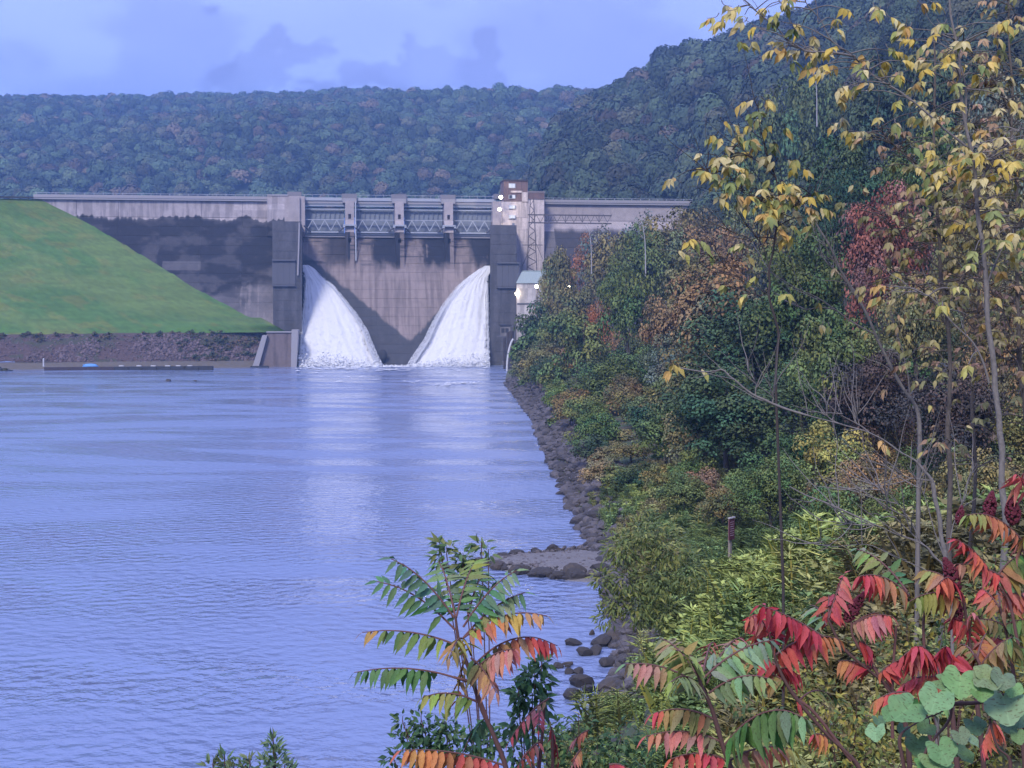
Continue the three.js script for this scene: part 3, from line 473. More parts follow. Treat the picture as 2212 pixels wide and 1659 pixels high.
// ---------- pale building below the tower ----------
{
  const d = 440, m = d / FOCAL, b = thing('valve_house', 'pale building with green chamfered roof below the tower', 'building', P(1155, 686, d).setY(0)), X = u => (u - 1155) * m, Y = v => EYE + (686 - v) * m;
  const wm = std(0xffffff, 0.85, { map: concTex(0.42, 0.39, 0.385, 21) }), rm = std(C(0.26, 0.31, 0.30), 0.8);
  part('wall', planar(box(X(1215) - X(1116), Y(612) - 0, 16, (X(1215) + X(1116)) / 2, Y(612) / 2, -8)), wm, b);
  const roof = part('roof', (() => { const w0 = X(1114.5), w1 = X(1217), q0 = X(1127), q1 = X(1205), y0 = Y(612), y1 = Y(587), pos = [], f = (...q) => { for (const k of [0, 1, 2, 0, 2, 3]) pos.push(...q[k]); }; const A = [[w0, y0, 0.4], [w1, y0, 0.4], [w1, y0, -16.4], [w0, y0, -16.4]], T = [[q0, y1, -3], [q1, y1, -3], [q1, y1, -13], [q0, y1, -13]]; for (let i = 0; i < 4; i++) { const j = (i + 1) % 4; f(A[i], A[j], T[j], T[i]); } f(...T); const g = new THREE.BufferGeometry(); g.setAttribute('position', new THREE.Float32BufferAttribute(pos, 3)); g.computeVertexNormals(); return g; })(), rm, b);
  part('roof_curb', box(X(1203) - X(1129), 0.6, 9, (X(1203) + X(1129)) / 2, Y(586), -8), rm, roof);
  part('wall_band', box(X(1214) - X(1117), 0.4, 0.2, (X(1214) + X(1117)) / 2, Y(656), 0.1), grime, b);
  for (const u of [1185, 1198, 1209]) part('window', box(1.1, 2.2, 0.2, X(u), Y(630), 0.05), std(C(0.08, 0.10, 0.13), 0.2), b);
}
// ---------- works at the foot beside the right training wall ----------
{
  const d = 425, m = d / FOCAL, Y = v => EYE + (686 - v) * m, conc = std(0xffffff, 0.9, { map: concTex(0.20, 0.185, 0.185, 31) });
  const at = u => (u - HALF_W) * m;
  const w = thing('bank_retaining_wall', 'grey concrete retaining wall at the wooded bank beside the spillway', 'wall', V(at(1122), 0, -d)); part('wall', planar(box(at(1150) - at(1109), Y(708) + 2, 30, 4, Y(708) / 2 - 1, -15)), conc, w); part('coping', box(at(1150) - at(1108), 0.5, 30.6, 4, Y(707), -15), paleConc(), w);
  const hut = thing('gauge_hut', 'small dark gauge hut on a platform beside the spillway', 'hut', V(at(1090), Y(727), -d - 4)); part('floor', box(4.6, 0.4, 4, 0, 0, 0), grime, hut); part('wall', box(3.0, 3.0, 2.6, 0.2, 1.7, 0), conc, hut); part('roof', box(3.8, 0.35, 3.4, 0.2, 3.4, 0), dark, hut); for (const x of [-0.5, 0.7]) part('window', box(0.95, 1.3, 0.2, x, 1.8, 1.3), dark, hut);
  const wood = std(C(0.05, 0.04, 0.042), 0.9), heads = [[1090, 728, 800], [1098, 716, 826], [1105, 714, 828]];
  heads.forEach(([u, v0, v1], i) => { const p = thing('mooring_pile', ['slim dark mooring pile under the gauge hut', 'tall dark mooring pile beside the white pipe', 'thick dark mooring pile against the retaining wall'][i], 'pile', V(at(u), -1.5, -d + 8 + i * 5)); part('post', new THREE.CylinderGeometry([0.32, 0.5, 0.7][i], [0.36, 0.55, 0.75][i], Y(v0) + 1.5, 9).translate(0, (Y(v0) + 1.5) / 2, 0), wood, p); for (const h of [2.4, 4.2, 6.6]) part('band', new THREE.CylinderGeometry([0.40, 0.60, 0.80][i], [0.40, 0.60, 0.80][i], 0.4, 9).translate(0, h, 0), dark, p); });
  const pipe = thing('drain_pipe', 'white curved drain pipe dropping into the river by the piles', 'pipe', V(at(1103), 0, -d + 22)); part('tube', limb([V(0.8, 9.0, 0), V(0.2, 8.0, 0.2), V(-0.5, 5.6, 0.5), V(-0.9, 2.6, 0.7), V(-1.0, -0.6, 0.7)], 0.3, 0.28, 8), frameWhite, pipe); part('flange', new THREE.TorusGeometry(0.34, 0.09, 6, 12).rotateX(Math.PI / 2).translate(-0.62, 4.9, 0.55), dark, pipe);
}
// ---------- wing wall at the embankment end ----------
{
  const d = 433, m = d / FOCAL, Y = v => EYE + (686 - v) * m, X = u => (u - 600) * m, o = thing('wing_wall', 'brown stained concrete wing wall with a pale raking edge', 'wall', V((600 - HALF_W) * m, 0, -d)); o.rotation.y = 0.1;
  const tri = (pts, z0, z1) => { const s = new THREE.Shape(pts.map(([u, v]) => new THREE.Vector2(X(u), Y(v)))), g = new THREE.ExtrudeGeometry(s, { depth: z1 - z0, bevelEnabled: false }); g.translate(0, 0, z0); return g; };
  const t = concTex(0.16, 0.125, 0.12, 41), wm = std(0xffffff, 0.9, { map: t });
  part('wall', tri([[578, 718], [634, 718], [634, 796], [556, 796]], -6, 0), wm, o); part('coping', tri([[576, 716], [640, 716], [640, 718.3], [576, 718.3]], -6.2, 0.4), paleConc(), o);
  part('raking_edge', tri([[568, 724], [578.5, 724], [560, 791], [546.5, 791]], -5, 1.4), paleConc(), o); part('footing', tri([[543, 790], [580, 790], [580, 797], [540, 797]], -6, 1.8), dark, o);
  part('pilaster', tri([[630, 712], [644, 712], [640, 796], [628, 796]], -8, 0.8), paleConc(), o);
}
// ---------- grass embankment and its stony toe ----------
const grassTex = dataTex(1024, 512, (u, v) => {
  const n = fbm(u * 120, v * 60, 0, 4), m = fbm(u * 9 + 3, v * 5, 0, 4), mow = fbm(u * 5, v * 30 + 8, 0, 3), k = sstep(0.40, 0.62, m);
  const dry = sstep(0.56, 0.72, fbm(u * 26 + 1, v * 16, 0, 4)), q = lerp(0.72, 1.22, n) * lerp(0.93, 1.06, sstep(0.35, 0.65, mow)); return [lerp(lerp(0.07, 0.105, k), 0.15, dry * 0.5) * q, lerp(0.15, 0.168, k) * q, lerp(0.034, 0.042, k) * q];
}, true, false);
const grassMat = std(0xffffff, 1, { map: grassTex });
{
  const Wl = (u, v, fwd = 0) => { let z = 0, p; for (let i = 0; i < 6; i++) { p = onDam(u, v, z); z = p.y > 47.7 ? 0 : wallZ(p.y); if (fwd && u > 560) z = lerp(z, 35.2, sstep(560, 592, u)); } return p.clone().setZ(z - 0.6).applyMatrix4(dam.matrixWorld); };
  const g = gridGeo(120, 70, (s, t) => {
    const tu = [[0, 112, 430], [0.35, 275, 520], [0.7, 447, 622], [1, 620, 717]], [u, v] = along(tu, t), a = Wl(u, v), b = P(-520, lerp(428, 728, t), lerp(440, 408, t));
    const push = Wl(u, v, 1).sub(a), p = a.lerp(b, 1 - s).addScaledVector(push, Math.pow(s, 9)); p.y += 0.5 * (fbm(p.x * 0.08, p.z * 0.2, 0, 3) - 0.5); return { p, uv: [s, t] };
  });
  tag(new THREE.Mesh(g, grassMat), 'grass_embankment', 'broad mown green grass slope of the earth embankment', 'embankment', null, 'structure');
  // crest strip behind the slope
  const crest = gridGeo(20, 2, (s, t) => { const p = P(lerp(-520, 120, s), lerp(427.6, 429, s), lerp(440, 466, s) + t * 8); return { p, uv: [s, t * 0.1] }; }); tag(new THREE.Mesh(crest, grassMat), 'embankment_crest', 'narrow grass crest on top of the earth embankment', 'embankment', null, 'structure');
  const guard = thing('guard_rail', 'low dark guard rail along the crest of the grass embankment', 'guard rail', P(0, 430, 464)); { const a = P(-60, 425, 462), b = P(112, 427, 468), o = guard.position; part('rail', bar(a.clone().sub(o), b.clone().sub(o), 0.3, 0.5), dark, guard); for (let i = 0; i <= 10; i++) { const q = a.clone().lerp(b, i / 10).sub(o); part('post', box(0.2, 1.0, 0.2, q.x, q.y - 0.5, q.z), dark, guard); } }
}
const toeL = (u, t) => { const q = clamp((u + 520) / 1140), a = P(u, lerp(728, 716, q), lerp(408, 448, q)), b = P(u, lerp(780, 783, q), lerp(400, 441, q)); return a.lerp(b, t); };
const stonyTex = dataTex(512, 256, (u, v) => { const n = fbm(u * 60, v * 30, 0, 3), m = fbm(u * 6, v * 4 + 2, 0, 3), k = sstep(0.45, 0.6, m); const q = lerp(0.7, 1.3, n); return [lerp(0.085, 0.06, k) * q, lerp(0.056, 0.06, k) * q, lerp(0.053, 0.038, k) * q]; });
tag(new THREE.Mesh(gridGeo(90, 12, (s, t) => { const p = toeL(lerp(-500, 600, s), t); p.y += 0.6 * (fbm(p.x * 0.3, p.z * 0.3) - 0.5); return { p, uv: [s * 4, t] }; }), std(0xffffff, 1, { map: stonyTex })), 'toe_slope', 'dark stony slope below the grass embankment', 'slope', null, 'structure');
tag(new THREE.Mesh(gridGeo(60, 6, (s, t) => { const u = lerp(-500, 566, s), a = toeL(u, 0.96), b = P(u, 800, lerp(392, 430, clamp((u + 520) / 1080))); const p = a.lerp(b, t); p.y = lerp(1.9, -0.5, Math.pow(t, 1.2)) + 0.25 * (fbm(p.x * 0.4, p.z * 0.4) - 0.5); return { p, uv: [s * 6, t] }; }), std(0xffffff, 1, { map: dataTex(256, 128, (u, v) => { const n = fbm(u * 40, v * 30, 0, 4), k = lerp(0.6, 1.2, n); return [0.13 * k, 0.11 * k, 0.085 * k]; }) })), 'sandy_shore', 'narrow flat sandy shore below the stony slope', 'shore', null, 'structure');
{
  const d = 409, m = d / FOCAL, X = u => (u - HALF_W) * m, o = thing('quay_edge', 'long low dark quay edge at the waterline below the stony slope', 'quay', V(X(280), 0, -d));
  for (let i = 0; i < 12; i++) { const u0 = lerp(96, 460, i / 12), u1 = lerp(96, 460, (i + 1) / 12), h = lerp(0.75, 1.15, i / 12); part('timber', box(X(u1) - X(u0) - 0.08, h + 0.8, 1.4, (X(u0) + X(u1)) / 2 - X(280), h / 2 - 0.3, 0), i > 4 ? dark : std(C(0.05, 0.035, 0.038), 0.9), o); }
  for (const u of [262, 300, 331, 362, 385, 410]) part('mooring_cleat', box(1.3, 0.28, 0.8, X(u) - X(280), 1.25, 0.1), frameWhite, o);
  const boat = thing('blue_tarp', 'bright blue tarpaulin heap lying on the sandy shore', 'tarpaulin', P(195, 786, 411.5).setY(1.0)); part('cover', (() => { const g = new THREE.SphereGeometry(1, 18, 10), p = g.attributes.position; for (let i = 0; i < p.count; i++) { const k = 1 + 0.3 * (fbm(p.getX(i) * 2 + 5, p.getY(i) * 2, p.getZ(i) * 2 + 3) - 0.5); p.setXYZ(i, p.getX(i) * 2.3 * k, Math.max(-0.3, p.getY(i) * 0.75 * k), p.getZ(i) * k); } g.computeVertexNormals(); return g; })(), std(C(0.10, 0.28, 0.62), 0.6), boat); part('fold', bar(V(-2, 0.45, 0.4), V(1.8, 0.55, 0.2), 0.3, 0.2), std(C(0.12, 0.32, 0.68), 0.6), boat);
  const post = thing('marker_post', 'short white marker post on the sandy shore', 'post', P(94, 780, 413).setY(0.9)); part('post', new THREE.CylinderGeometry(0.22, 0.26, 2.2, 8).translate(0, 1.1, 0), frameWhite, post); part('cap', new THREE.ConeGeometry(0.28, 0.35, 8).translate(0, 2.3, 0), frameWhite, post);
}
// ---------- rock ----------
const rockGeos = [0, 1, 2, 3, 4, 5].map(i => { const g = mergeVertices(new THREE.IcosahedronGeometry(1, 1).deleteAttribute('uv').deleteAttribute('normal')), p = g.attributes.position, rr = rngOf(400 + i), cuts = [...Array(9)].map(() => [inDir(rr), lerp(0.5, 0.85, rr())]);
  for (let k = 0; k < p.count; k++) { const q = V(p.getX(k), p.getY(k), p.getZ(k)); for (const [n, h] of cuts) { const e = q.dot(n) - h; if (e > 0) q.addScaledVector(n, -e * 0.9); } q.multiplyScalar(1 + 0.3 * (fbm(q.x * 2 + i * 9, q.y * 2, q.z * 2 + 5) - 0.5)); p.setXYZ(k, q.x, q.y * [0.6, 0.75, 0.5, 0.66, 0.85, 0.42][i], q.z * [0.8, 1, 0.7, 0.9, 0.75, 0.8][i]); }
  const f = toCreasedNormals(g.toNonIndexed(), 0.25), pp = f.attributes.position, uv = []; for (let k = 0; k < pp.count; k++) uv.push(pp.getX(k) + pp.getY(k) * 0.6, pp.getZ(k) + pp.getY(k) * 0.5); f.setAttribute('uv', new THREE.Float32BufferAttribute(uv, 2)); return f; });
const rockTex = (r, g, b, s) => dataTex(256, 256, (u, v) => { const n = fbm(u * 22 + s, v * 22, 0, 4), m = fbm(u * 5 + s, v * 5, 0, 3), k = lerp(0.55, 1.35, n) * lerp(0.8, 1.2, m); return [r * k, g * k, b * k]; });
const rockMats = [[0.055, 0.05, 0.054, 1], [0.036, 0.032, 0.034, 5], [0.085, 0.078, 0.08, 9], [0.058, 0.047, 0.041, 14]].map(a => std(0xffffff, 0.85, { map: rockTex(...a) }));
{
  const rnd = rngOf(91), list = []; // left toe stones, too many to count
  for (let i = 0; i < 5200; i++) { const u = lerp(-120, 575, rnd()), t = 0.06 + 0.94 * rnd(), p = toeL(u, t), big = sstep(0.40, 0.56, fbm(u * 0.012 + 2, t * 1.5, 0, 3)) * (u > 180 ? 1 : 0.6); if (rnd() > 0.35 + 0.65 * big) continue; const s = lerp(0.25, 0.95, rnd() * rnd()) * lerp(0.7, 1.25, big), w = lerp(0.7, 1.5, rnd()); list.push({ m: pose(p, V(s, s, s), rnd() * 6, rnd() * 6, rnd() * 6), c: C(w * 1.25, w * 0.98, w * 0.98) }); }
  tag(instanced(rockGeos[0], rockMats[2], list), 'toe_stones', 'purplish broken stone covering the toe below the grass embankment', 'stones', null, 'stuff');
  const brush = [], bg = crownGeo(301, 260, 10, 0.2, { tint: 0.4, open: 1 });
  for (let i = 0; i < 170; i++) { const u = i < 70 ? lerp(385, 480, rnd()) : i < 120 ? lerp(480, 560, rnd()) : lerp(-100, 380, rnd()), t = i < 120 ? rnd() : Math.max(0.05, rnd() * rnd() * 0.4), p = toeL(u, t), s = lerp(0.5, 1.5, rnd()); brush.push({ m: pose(p.setY(p.y + s * 0.3), V(s * 1.3, s * 0.8, s), rnd() * 6), c: C(...[[0.11, 0.12, 0.06], [0.09, 0.11, 0.06], [0.16, 0.13, 0.08]][Math.floor(rnd() * 3)].map(x => x * 2)) }); }
  tag(instanced(bg, farLeaf, brush), 'toe_brush', 'low dull green brush growing over the toe stones', 'brush', null, 'stuff');
  const sh = thing('shore_bush', 'dark low bush at the water edge beside the sandy shore', 'bush', P(6, 792, 404).setY(0.2)); part('crown', bg, leafMat(0.06, 0.07, 0.035), sh).scale.set(3.2, 1.5, 2); part('stem', limb([V(0, -0.3, 0), V(0.1, 0.5, 0)], 0.1, 0.05), dark, sh);
}
// ---------- rocks along the wooded shore ----------
{
  const rnd = rngOf(131), all = [];
  for (let i = 0; i < 5200; i++) {
    const d = lerp(50, 335, Math.pow(rnd(), 1.5)), z = -d, w = lerp(4.4, 5.0, clamp((d - 60) / 200)) * (d > 110 ? 0.95 : d > 93 ? 0.85 : 0.6), s = (rnd() * 1.15 - 0.12) * w, x = shoreX(z) + s;
    if (d < 94 && d > 66 && s > 1.4) continue;
    const r = lerp(0.2, 0.72, Math.pow(rnd(), 2.2)) * (d < 70 ? 0.62 : d > 150 ? 1.0 : 0.9), y = Math.max(groundY(x, z), -0.25 * r) + r * 0.18; all.push({ x, y, z, r, k: r / d, why: d < 68 ? 1 : 0 });
  }
  for (let i = 0; i < 84; i++) { // ring round the gravel bar
    const a = rnd() * 6.2832, k = clamp((Math.cos(a) + 1) / 2), x = lerp(-1.6, 5.6, k) , z = -86.2 + Math.sin(a) * lerp(1.5, 6.8, k) * lerp(0.85, 1.05, rnd()); all.push({ x: x + rnd() - 0.5, y: 0.12 + 0.12 * rnd(), z, r: lerp(0.28, 0.8, rnd() * rnd()), k: 1, why: 2 });
  }
  for (const [u, v, r] of [[1206, 1450, 0.28], [1240, 1400, 0.42], [1250, 1462, 0.32], [1228, 1444, 0.24], [1228, 1463, 0.26], [1285, 1420, 0.5], [1300, 1400, 0.5], [1262, 1422, 0.4], [1255, 1490, 0.55], [1240, 1515, 0.5], [1225, 1400, 0.12], [1279, 1377, 0.22], [1330, 1395, 0.6], [1345, 1420, 0.6], [1310, 1445, 0.5], [1380, 1410, 0.6], [1400, 1390, 0.5], [1290, 1530, 0.6], [1270, 1500, 0.4], [1320, 1500, 0.6], [1226, 1449, 0.18]]) { const d = EYE * FOCAL / (v - 686), p = P(u, v, d); all.push({ x: p.x, y: 0.05 + r * 0.1, z: p.z, r, k: 2, why: 3 }); }
  for (const [u, v, r] of [[364, 824, 0.9], [422, 824, 0.5]]) { const p = P(u, v, EYE * FOCAL / (v - 686)); all.push({ x: p.x, y: 0.1, z: p.z, r, k: 3, why: 4 }); }
  all.sort((a, b) => b.k - a.k);
  const L = [['riprap rock heaped along the wooded shore', 'riprap rocks along the wooded shore'], ['rock piled at the edge of the near cove', 'rocks at the edge of the near cove'], ['rock in the ring round the gravel bar', 'rocks round the gravel bar'], ['rock standing in the shallow near cove', 'rocks standing in the near cove'], ['rock breaking the open water below the embankment', 'rocks in open water']];
  const rest = [];
  for (let i = 0; i < 900; i++) { const k = rnd(), x = lerp(-1.2, 5.8, k), z = -86.2 + (rnd() * 2 - 1) * lerp(1.0, 6.2, k); const w = lerp(0.5, 1.6, rnd()), s = lerp(0.05, 0.2, rnd() * rnd()); rest.push({ m: pose(V(x, 0.36 + 0.1 * (rnd() - 0.5), z), s, rnd() * 6, rnd() * 6), c: C(w, w * 0.96, w) }); }
  all.forEach((q, i) => {
    const m = pose(V(q.x, q.y, q.z), q.r * lerp(0.9, 1.2, rnd()), rnd() * 6.28, (rnd() - 0.5) * 0.7, (rnd() - 0.5) * 0.7), g = Math.floor(rnd() * 6), mt = q.why >= 2 ? (rnd() < 0.75 ? 1 : 3) : Math.floor(rnd() * 4), w = lerp(0.35, 1.25, rnd());
    if (i < 295) { const o = new THREE.Mesh(rockGeos[g], rockMats[mt]); o.applyMatrix4(m); tag(o, 'rock', `${q.r > 0.66 ? 'big' : q.r > 0.42 ? 'middling' : q.r > 0.3 ? 'small' : 'very small'} ${['grey', 'blackish', 'pale grey', 'brown'][mt]} ${['angular', 'blocky', 'slab like', 'wedge shaped', 'rounded', 'flat'][g]} ${L[q.why][0]}`, 'rock', L[q.why][1]); } else rest.push({ m, c: C(w, w * 0.97, w) });
  });
  tag(instanced(rockGeos[1], rockMats[2], rest), 'riprap', 'smaller grey broken stones packed along the wooded shore', 'stones', null, 'stuff');
}
// ---------- trees of the wooded bank ----------
const bark = std(0xffffff, 0.95, { map: dataTex(64, 256, (u, v) => { const n = fbm(u * 10, v * 30, 0, 4), k = lerp(0.6, 1.3, n); return [0.10 * k, 0.085 * k, 0.075 * k]; }) }), greyBark = std(0xffffff, 0.9, { map: dataTex(64, 256, (u, v) => { const n = fbm(u * 8, v * 26, 0, 4), k = lerp(0.55, 1.3, n); return [0.17 * k, 0.155 * k, 0.145 * k]; }) }), darkBark = std(C(0.045, 0.036, 0.036), 0.95), redBark = std(C(0.12, 0.055, 0.05), 0.85);
const crowns = { s: [0, 1, 2].map(i => crownGeo(200 + i, 2600, 24, 0.10, { tint: 0.3 })), m: [0, 1, 2].map(i => crownGeo(210 + i, 7000, 40, 0.06, { tint: 0.3 })), l: [0, 1, 2].map(i => crownGeo(220 + i, 16000, 64, 0.04, { tint: 0.3 })), thin: [0, 1].map(i => crownGeo(230 + i, 3200, 44, 0.05, { tint: 0.35, open: 1 })) };
const treeLabels = new Map();
let treeCount = 0;
function treeAt(c, rx, ry, size, col, label, kind, o = {}) {
  const i = treeCount++, gy = groundY(c.x, c.z), base = V(c.x + (R0() - 0.5) * rx * 0.4, Math.min(gy, c.y - ry * 0.75) - 0.15, c.z), tall = kind === 'tree';
  const t = thing(tall ? 'broadleaf_tree' : 'bank_shrub', label, kind, base, o.group || (tall ? 'trees of the wooded bank' : 'shrubs of the wooded bank'));
  const geo = crowns[size][i % crowns[size].length], off = c.clone().sub(base), limbs = [], w = clamp(rx * 0.045, 0.04, 0.35) * (o.trunk || 1), top = off.clone().add(V(0, ry * 0.55, 0));
  limbs.push(limb([V(0, -0.3, 0), off.clone().multiplyScalar(0.45).add(V((R0() - 0.5) * rx * 0.15, 0, 0)), off, top], w, w * 0.15, 7));
  const lob = geo.userData.lobes; for (let k = 0; k < (o.bare || 9); k++) { const b = lob[(k * 5 + i) % lob.length], e = off.clone().add(V(b.c.x * rx, b.c.y * ry, b.c.z * rx)), s = off.clone().multiplyScalar(lerp(0.45, 0.95, R0())); limbs.push(limb([s, s.clone().lerp(e, 0.5).add(V(0, ry * 0.06, 0)), e], w * 0.4, w * 0.08, 5)); }
  part('trunk', mergeGeometries(limbs), o.bark || bark, t);
  const cr = part('crown', geo, leafMat(...col), t); cr.position.copy(off); cr.scale.set(rx, ry, rx); cr.rotation.y = i * 2.4;
}
function tree(u, v, ru, rv, d, col, label, kind = 'tree', o = {}) {
  const c = P(u, v, d), gy = groundY(c.x, c.z), rx = ru * d / FOCAL, ry0 = rv * d / FOCAL, top = c.y + ry0; let bot = c.y - ry0; if (bot > gy && !o.high) bot = gy + 0.3 * (bot - gy);
  const ry = Math.max(ry0, (top - bot) / 2); c.y = top - ry; let size = o.size || (ru > 105 ? 'l' : ru > 55 ? 'm' : 's'); if (ry > ry0 * 1.3 && size === 's') size = 'm'; treeAt(c, rx * 1.08, ry, size, col, label, kind, o);
}
const G = { dk: [0.052, 0.092, 0.042], gr: [0.092, 0.142, 0.047], mid: [0.12, 0.162, 0.054], lt: [0.15, 0.21, 0.08], ol: [0.165, 0.165, 0.07], br: [0.20, 0.15, 0.075], or: [0.32, 0.15, 0.07], rd: [0.23, 0.105, 0.085], st: [0.28, 0.235, 0.12], gy: [0.13, 0.15, 0.11], pu: [0.07, 0.058, 0.052], yg: [0.24, 0.26, 0.08] };
// far end of the bank, by the dam
tree(1205, 560, 42, 70, 335, G.ol, 'olive tree next to the pylon below the tower');
tree(1262, 530, 40, 52, 380, G.or, 'thin orange brown tree against the dam end wall', 'tree', { size: 'thin' });
tree(1300, 520, 56, 56, 370, G.gy, 'greyish half bare tree against the dam end wall', 'tree', { size: 'thin', bare: 16, bark: greyBark });
tree(1240, 640, 48, 60, 310, G.ol, 'dull olive tree around the lamp among the trees');
tree(1390, 545, 66, 75, 270, G.mid, 'fresh green tree standing above the orange tree');
tree(1340, 600, 50, 70, 285, G.gr, 'green tree behind the lamp among the trees');
tree(1440, 500, 60, 62, 320, G.ol, 'yellowish olive tree reaching the dam crest line');
tree(1510, 500, 66, 62, 300, G.br, 'tall brown tree reaching the dam crest line');
tree(1590, 500, 66, 66, 270, G.ol, 'ragged olive brown tree behind the slim yellow tree', 'tree', { size: 'thin', bare: 14 });
tree(1335, 535, 70, 84, 335, G.ol, 'tall olive tree hiding the end of the cross truss', 'tree', { size: 'm' });
tree(1395, 505, 62, 72, 345, G.gy, 'grey green tree against the end of the dam wall', 'tree', { size: 'thin', bare: 14 });
tree(1455, 515, 78, 84, 280, [0.15, 0.155, 0.065], 'broad yellow olive tree before the end of the dam wall', 'tree', { size: 'm' });
tree(1545, 520, 82, 84, 245, G.br, 'broad brown tree behind the slim dark stemmed sapling', 'tree', { size: 'm' });
tree(1150, 765, 46, 66, 295, G.gr, 'upright green tree rising from the riprap by the retaining wall');
tree(1185, 650, 40, 66, 315, G.ol, 'thin olive tree beside the lamp post of the pale building', 'tree', { size: 'thin' });
tree(1262, 745, 52, 74, 225, G.mid, 'upright fresh green tree below the orange tree');
tree(1292, 700, 33, 60, 240, G.or, 'bright orange tree in the middle of the bank');
tree(1350, 655, 62, 100, 215, G.gr, 'tall green tree beside the orange tree');
tree(1440, 690, 64, 92, 190, G.br, 'golden brown tree in the middle of the bank');
tree(1500, 600, 76, 84, 205, G.ol, 'olive tree with yellow tint above the golden brown tree');
tree(1160, 705, 46, 60, 300, G.dk, 'dark blue green tree against the retaining wall');
tree(1215, 705, 58, 66, 280, G.mid, 'rounded green tree in front of the pale building');
tree(1180, 775, 58, 44, 275, G.ol, 'brownish green shrub above the far riprap', 'shrub');
tree(1250, 790, 56, 46, 240, G.br, 'yellow brown shrub below the orange tree', 'shrub');
tree(1150, 840, 40, 36, 290, G.gr, 'low green shrub at the far end of the riprap', 'shrub');
tree(1215, 850, 46, 40, 235, G.mid, 'spreading green shrub over the far riprap', 'shrub');
tree(1330, 850, 96, 96, 175, G.gr, 'large arching green shrub over the bank', 'shrub', { size: 'l' });
tree(1395, 900, 50, 80, 160, G.gr, 'upright green shrub standing behind the arching shrub', 'shrub');
tree(1230, 920, 50, 38, 185, G.gr, 'low green shrub leaning over the middle riprap', 'shrub');
tree(1280, 960, 62, 40, 150, G.mid, 'broad low green shrub above the middle riprap', 'shrub');
tree(1345, 960, 50, 36, 140, G.ol, 'low olive shrub below the arching shrub', 'shrub');
tree(1300, 1025, 48, 40, 112, G.st, 'straw coloured dry shrub by the riprap', 'shrub', { size: 'm' });
tree(1380, 1040, 56, 50, 104, G.dk, 'dark rounded green shrub beside the straw coloured shrub', 'shrub', { size: 'm' });
tree(1362, 978, 52, 36, 120, G.ol, 'low olive shrub in the gap behind the straw coloured shrub', 'shrub', { size: 'm' });
tree(1400, 1000, 44, 34, 128, G.mid, 'low fresh green shrub behind the dark rounded shrub', 'shrub', { size: 'm' });
// middle distance
tree(1550, 640, 110, 110, 150, G.br, 'brown olive tree behind the slim dark sapling', 'tree', { size: 'm' });
tree(1690, 470, 90, 110, 170, G.ol, 'thinning olive tree behind the slim yellow tree', 'tree', { size: 'thin', bare: 16 });
tree(1640, 740, 165, 140, 125, G.dk, 'broad dark green tree in the middle of the bank');
tree(1500, 800, 80, 80, 150, G.ol, 'olive tree standing before the golden brown tree');
tree(1570, 900, 165, 140, 98, G.dk, 'broad deep green tree above the weedy clearing');
tree(1450, 950, 84, 84, 115, G.gr, 'green bushy tree beside the dark rounded shrub');
tree(1730, 610, 120, 140, 120, G.gr, 'dark green tree under the red brown tree');
tree(1830, 330, 120, 88, 150, G.dk, 'tall dark green tree rising over the bank', 'tree', { size: 'l' });
tree(1800, 440, 84, 110, 135, [0.028, 0.062, 0.036], 'very dark green tree beside the red brown tree', 'tree', { size: 'l' });
tree(1910, 500, 104, 132, 105, G.rd, 'red brown autumn tree on the bank', 'tree', { size: 'l' });
tree(1980, 640, 90, 90, 90, G.ol, 'olive tree below the red brown tree', 'tree', { size: 'l' });
tree(1800, 740, 90, 90, 95, G.mid, 'green tree below the very dark tree', 'tree', { size: 'm' });
tree(1900, 830, 120, 90, 80, G.pu, 'dark purple brown thicket under the trees', 'thicket', { size: 'l' });
tree(2060, 860, 120, 110, 70, G.pu, 'dark brown thicket behind the grey trunks', 'thicket', { size: 'l' });
tree(2170, 700, 90, 150, 75, G.br, 'pinkish brown tree behind the grey trunks', 'tree', { size: 'l' });
tree(2110, 480, 100, 150, 95, G.ol, 'pale olive tree behind the grey trunks', 'tree', { size: 'l' });
tree(2010, 330, 110, 120, 125, G.gr, 'green tree behind the tops of the yellow trees', 'tree', { size: 'l' });
tree(2170, 260, 110, 150, 110, G.gy, 'grey green tree at the top of the bank', 'tree', { size: 'l' });
tree(1690, 230, 72, 84, 300, [0.09, 0.14, 0.06], 'pale green tree standing out on the spur', 'tree', { size: 'm' });
tree(1770, 150, 70, 74, 310, [0.085, 0.135, 0.06], 'second pale green tree higher on the spur', 'tree', { size: 'm' });
tree(1620, 330, 70, 80, 300, G.gr, 'deep green tree low on the spur', 'tree', { size: 'm' });
tree(1900, 180, 90, 90, 230, [0.05, 0.085, 0.05], 'blue green tree high on the spur', 'tree', { size: 'm' });
tree(2060, 120, 100, 100, 210, [0.055, 0.09, 0.045], 'dense green tree high on the spur', 'tree', { size: 'm' });
tree(1660, 1030, 92, 70, 72, G.gr, 'green shrub behind the maroon sign', 'shrub', { size: 'l' });
tree(1790, 960, 84, 64, 74, G.yg, 'yellow green shrub under the trees', 'shrub', { size: 'm' });
tree(1880, 1010, 100, 56, 62, G.br, 'brown withered shrub below the dark thicket', 'shrub', { size: 'l' });
tree(1780, 1080, 100, 60, 52, G.gr, 'deep green shrub under the bare branches', 'shrub', { size: 'l' });
tree(1940, 1090, 96, 60, 46, G.gr, 'green shrub before the grey trunks', 'shrub', { size: 'l' });
tree(2120, 1010, 110, 80, 52, G.ol, 'olive shrub behind the main grey trunk', 'shrub', { size: 'l' });
tree(1480, 1060, 66, 48, 84, G.mid, 'green shrub on the edge of the weedy clearing', 'shrub', { size: 'm' });
tree(1560, 1085, 60, 40, 74, G.ol, 'olive shrub between the clearing and the maroon sign', 'shrub', { size: 'm' });
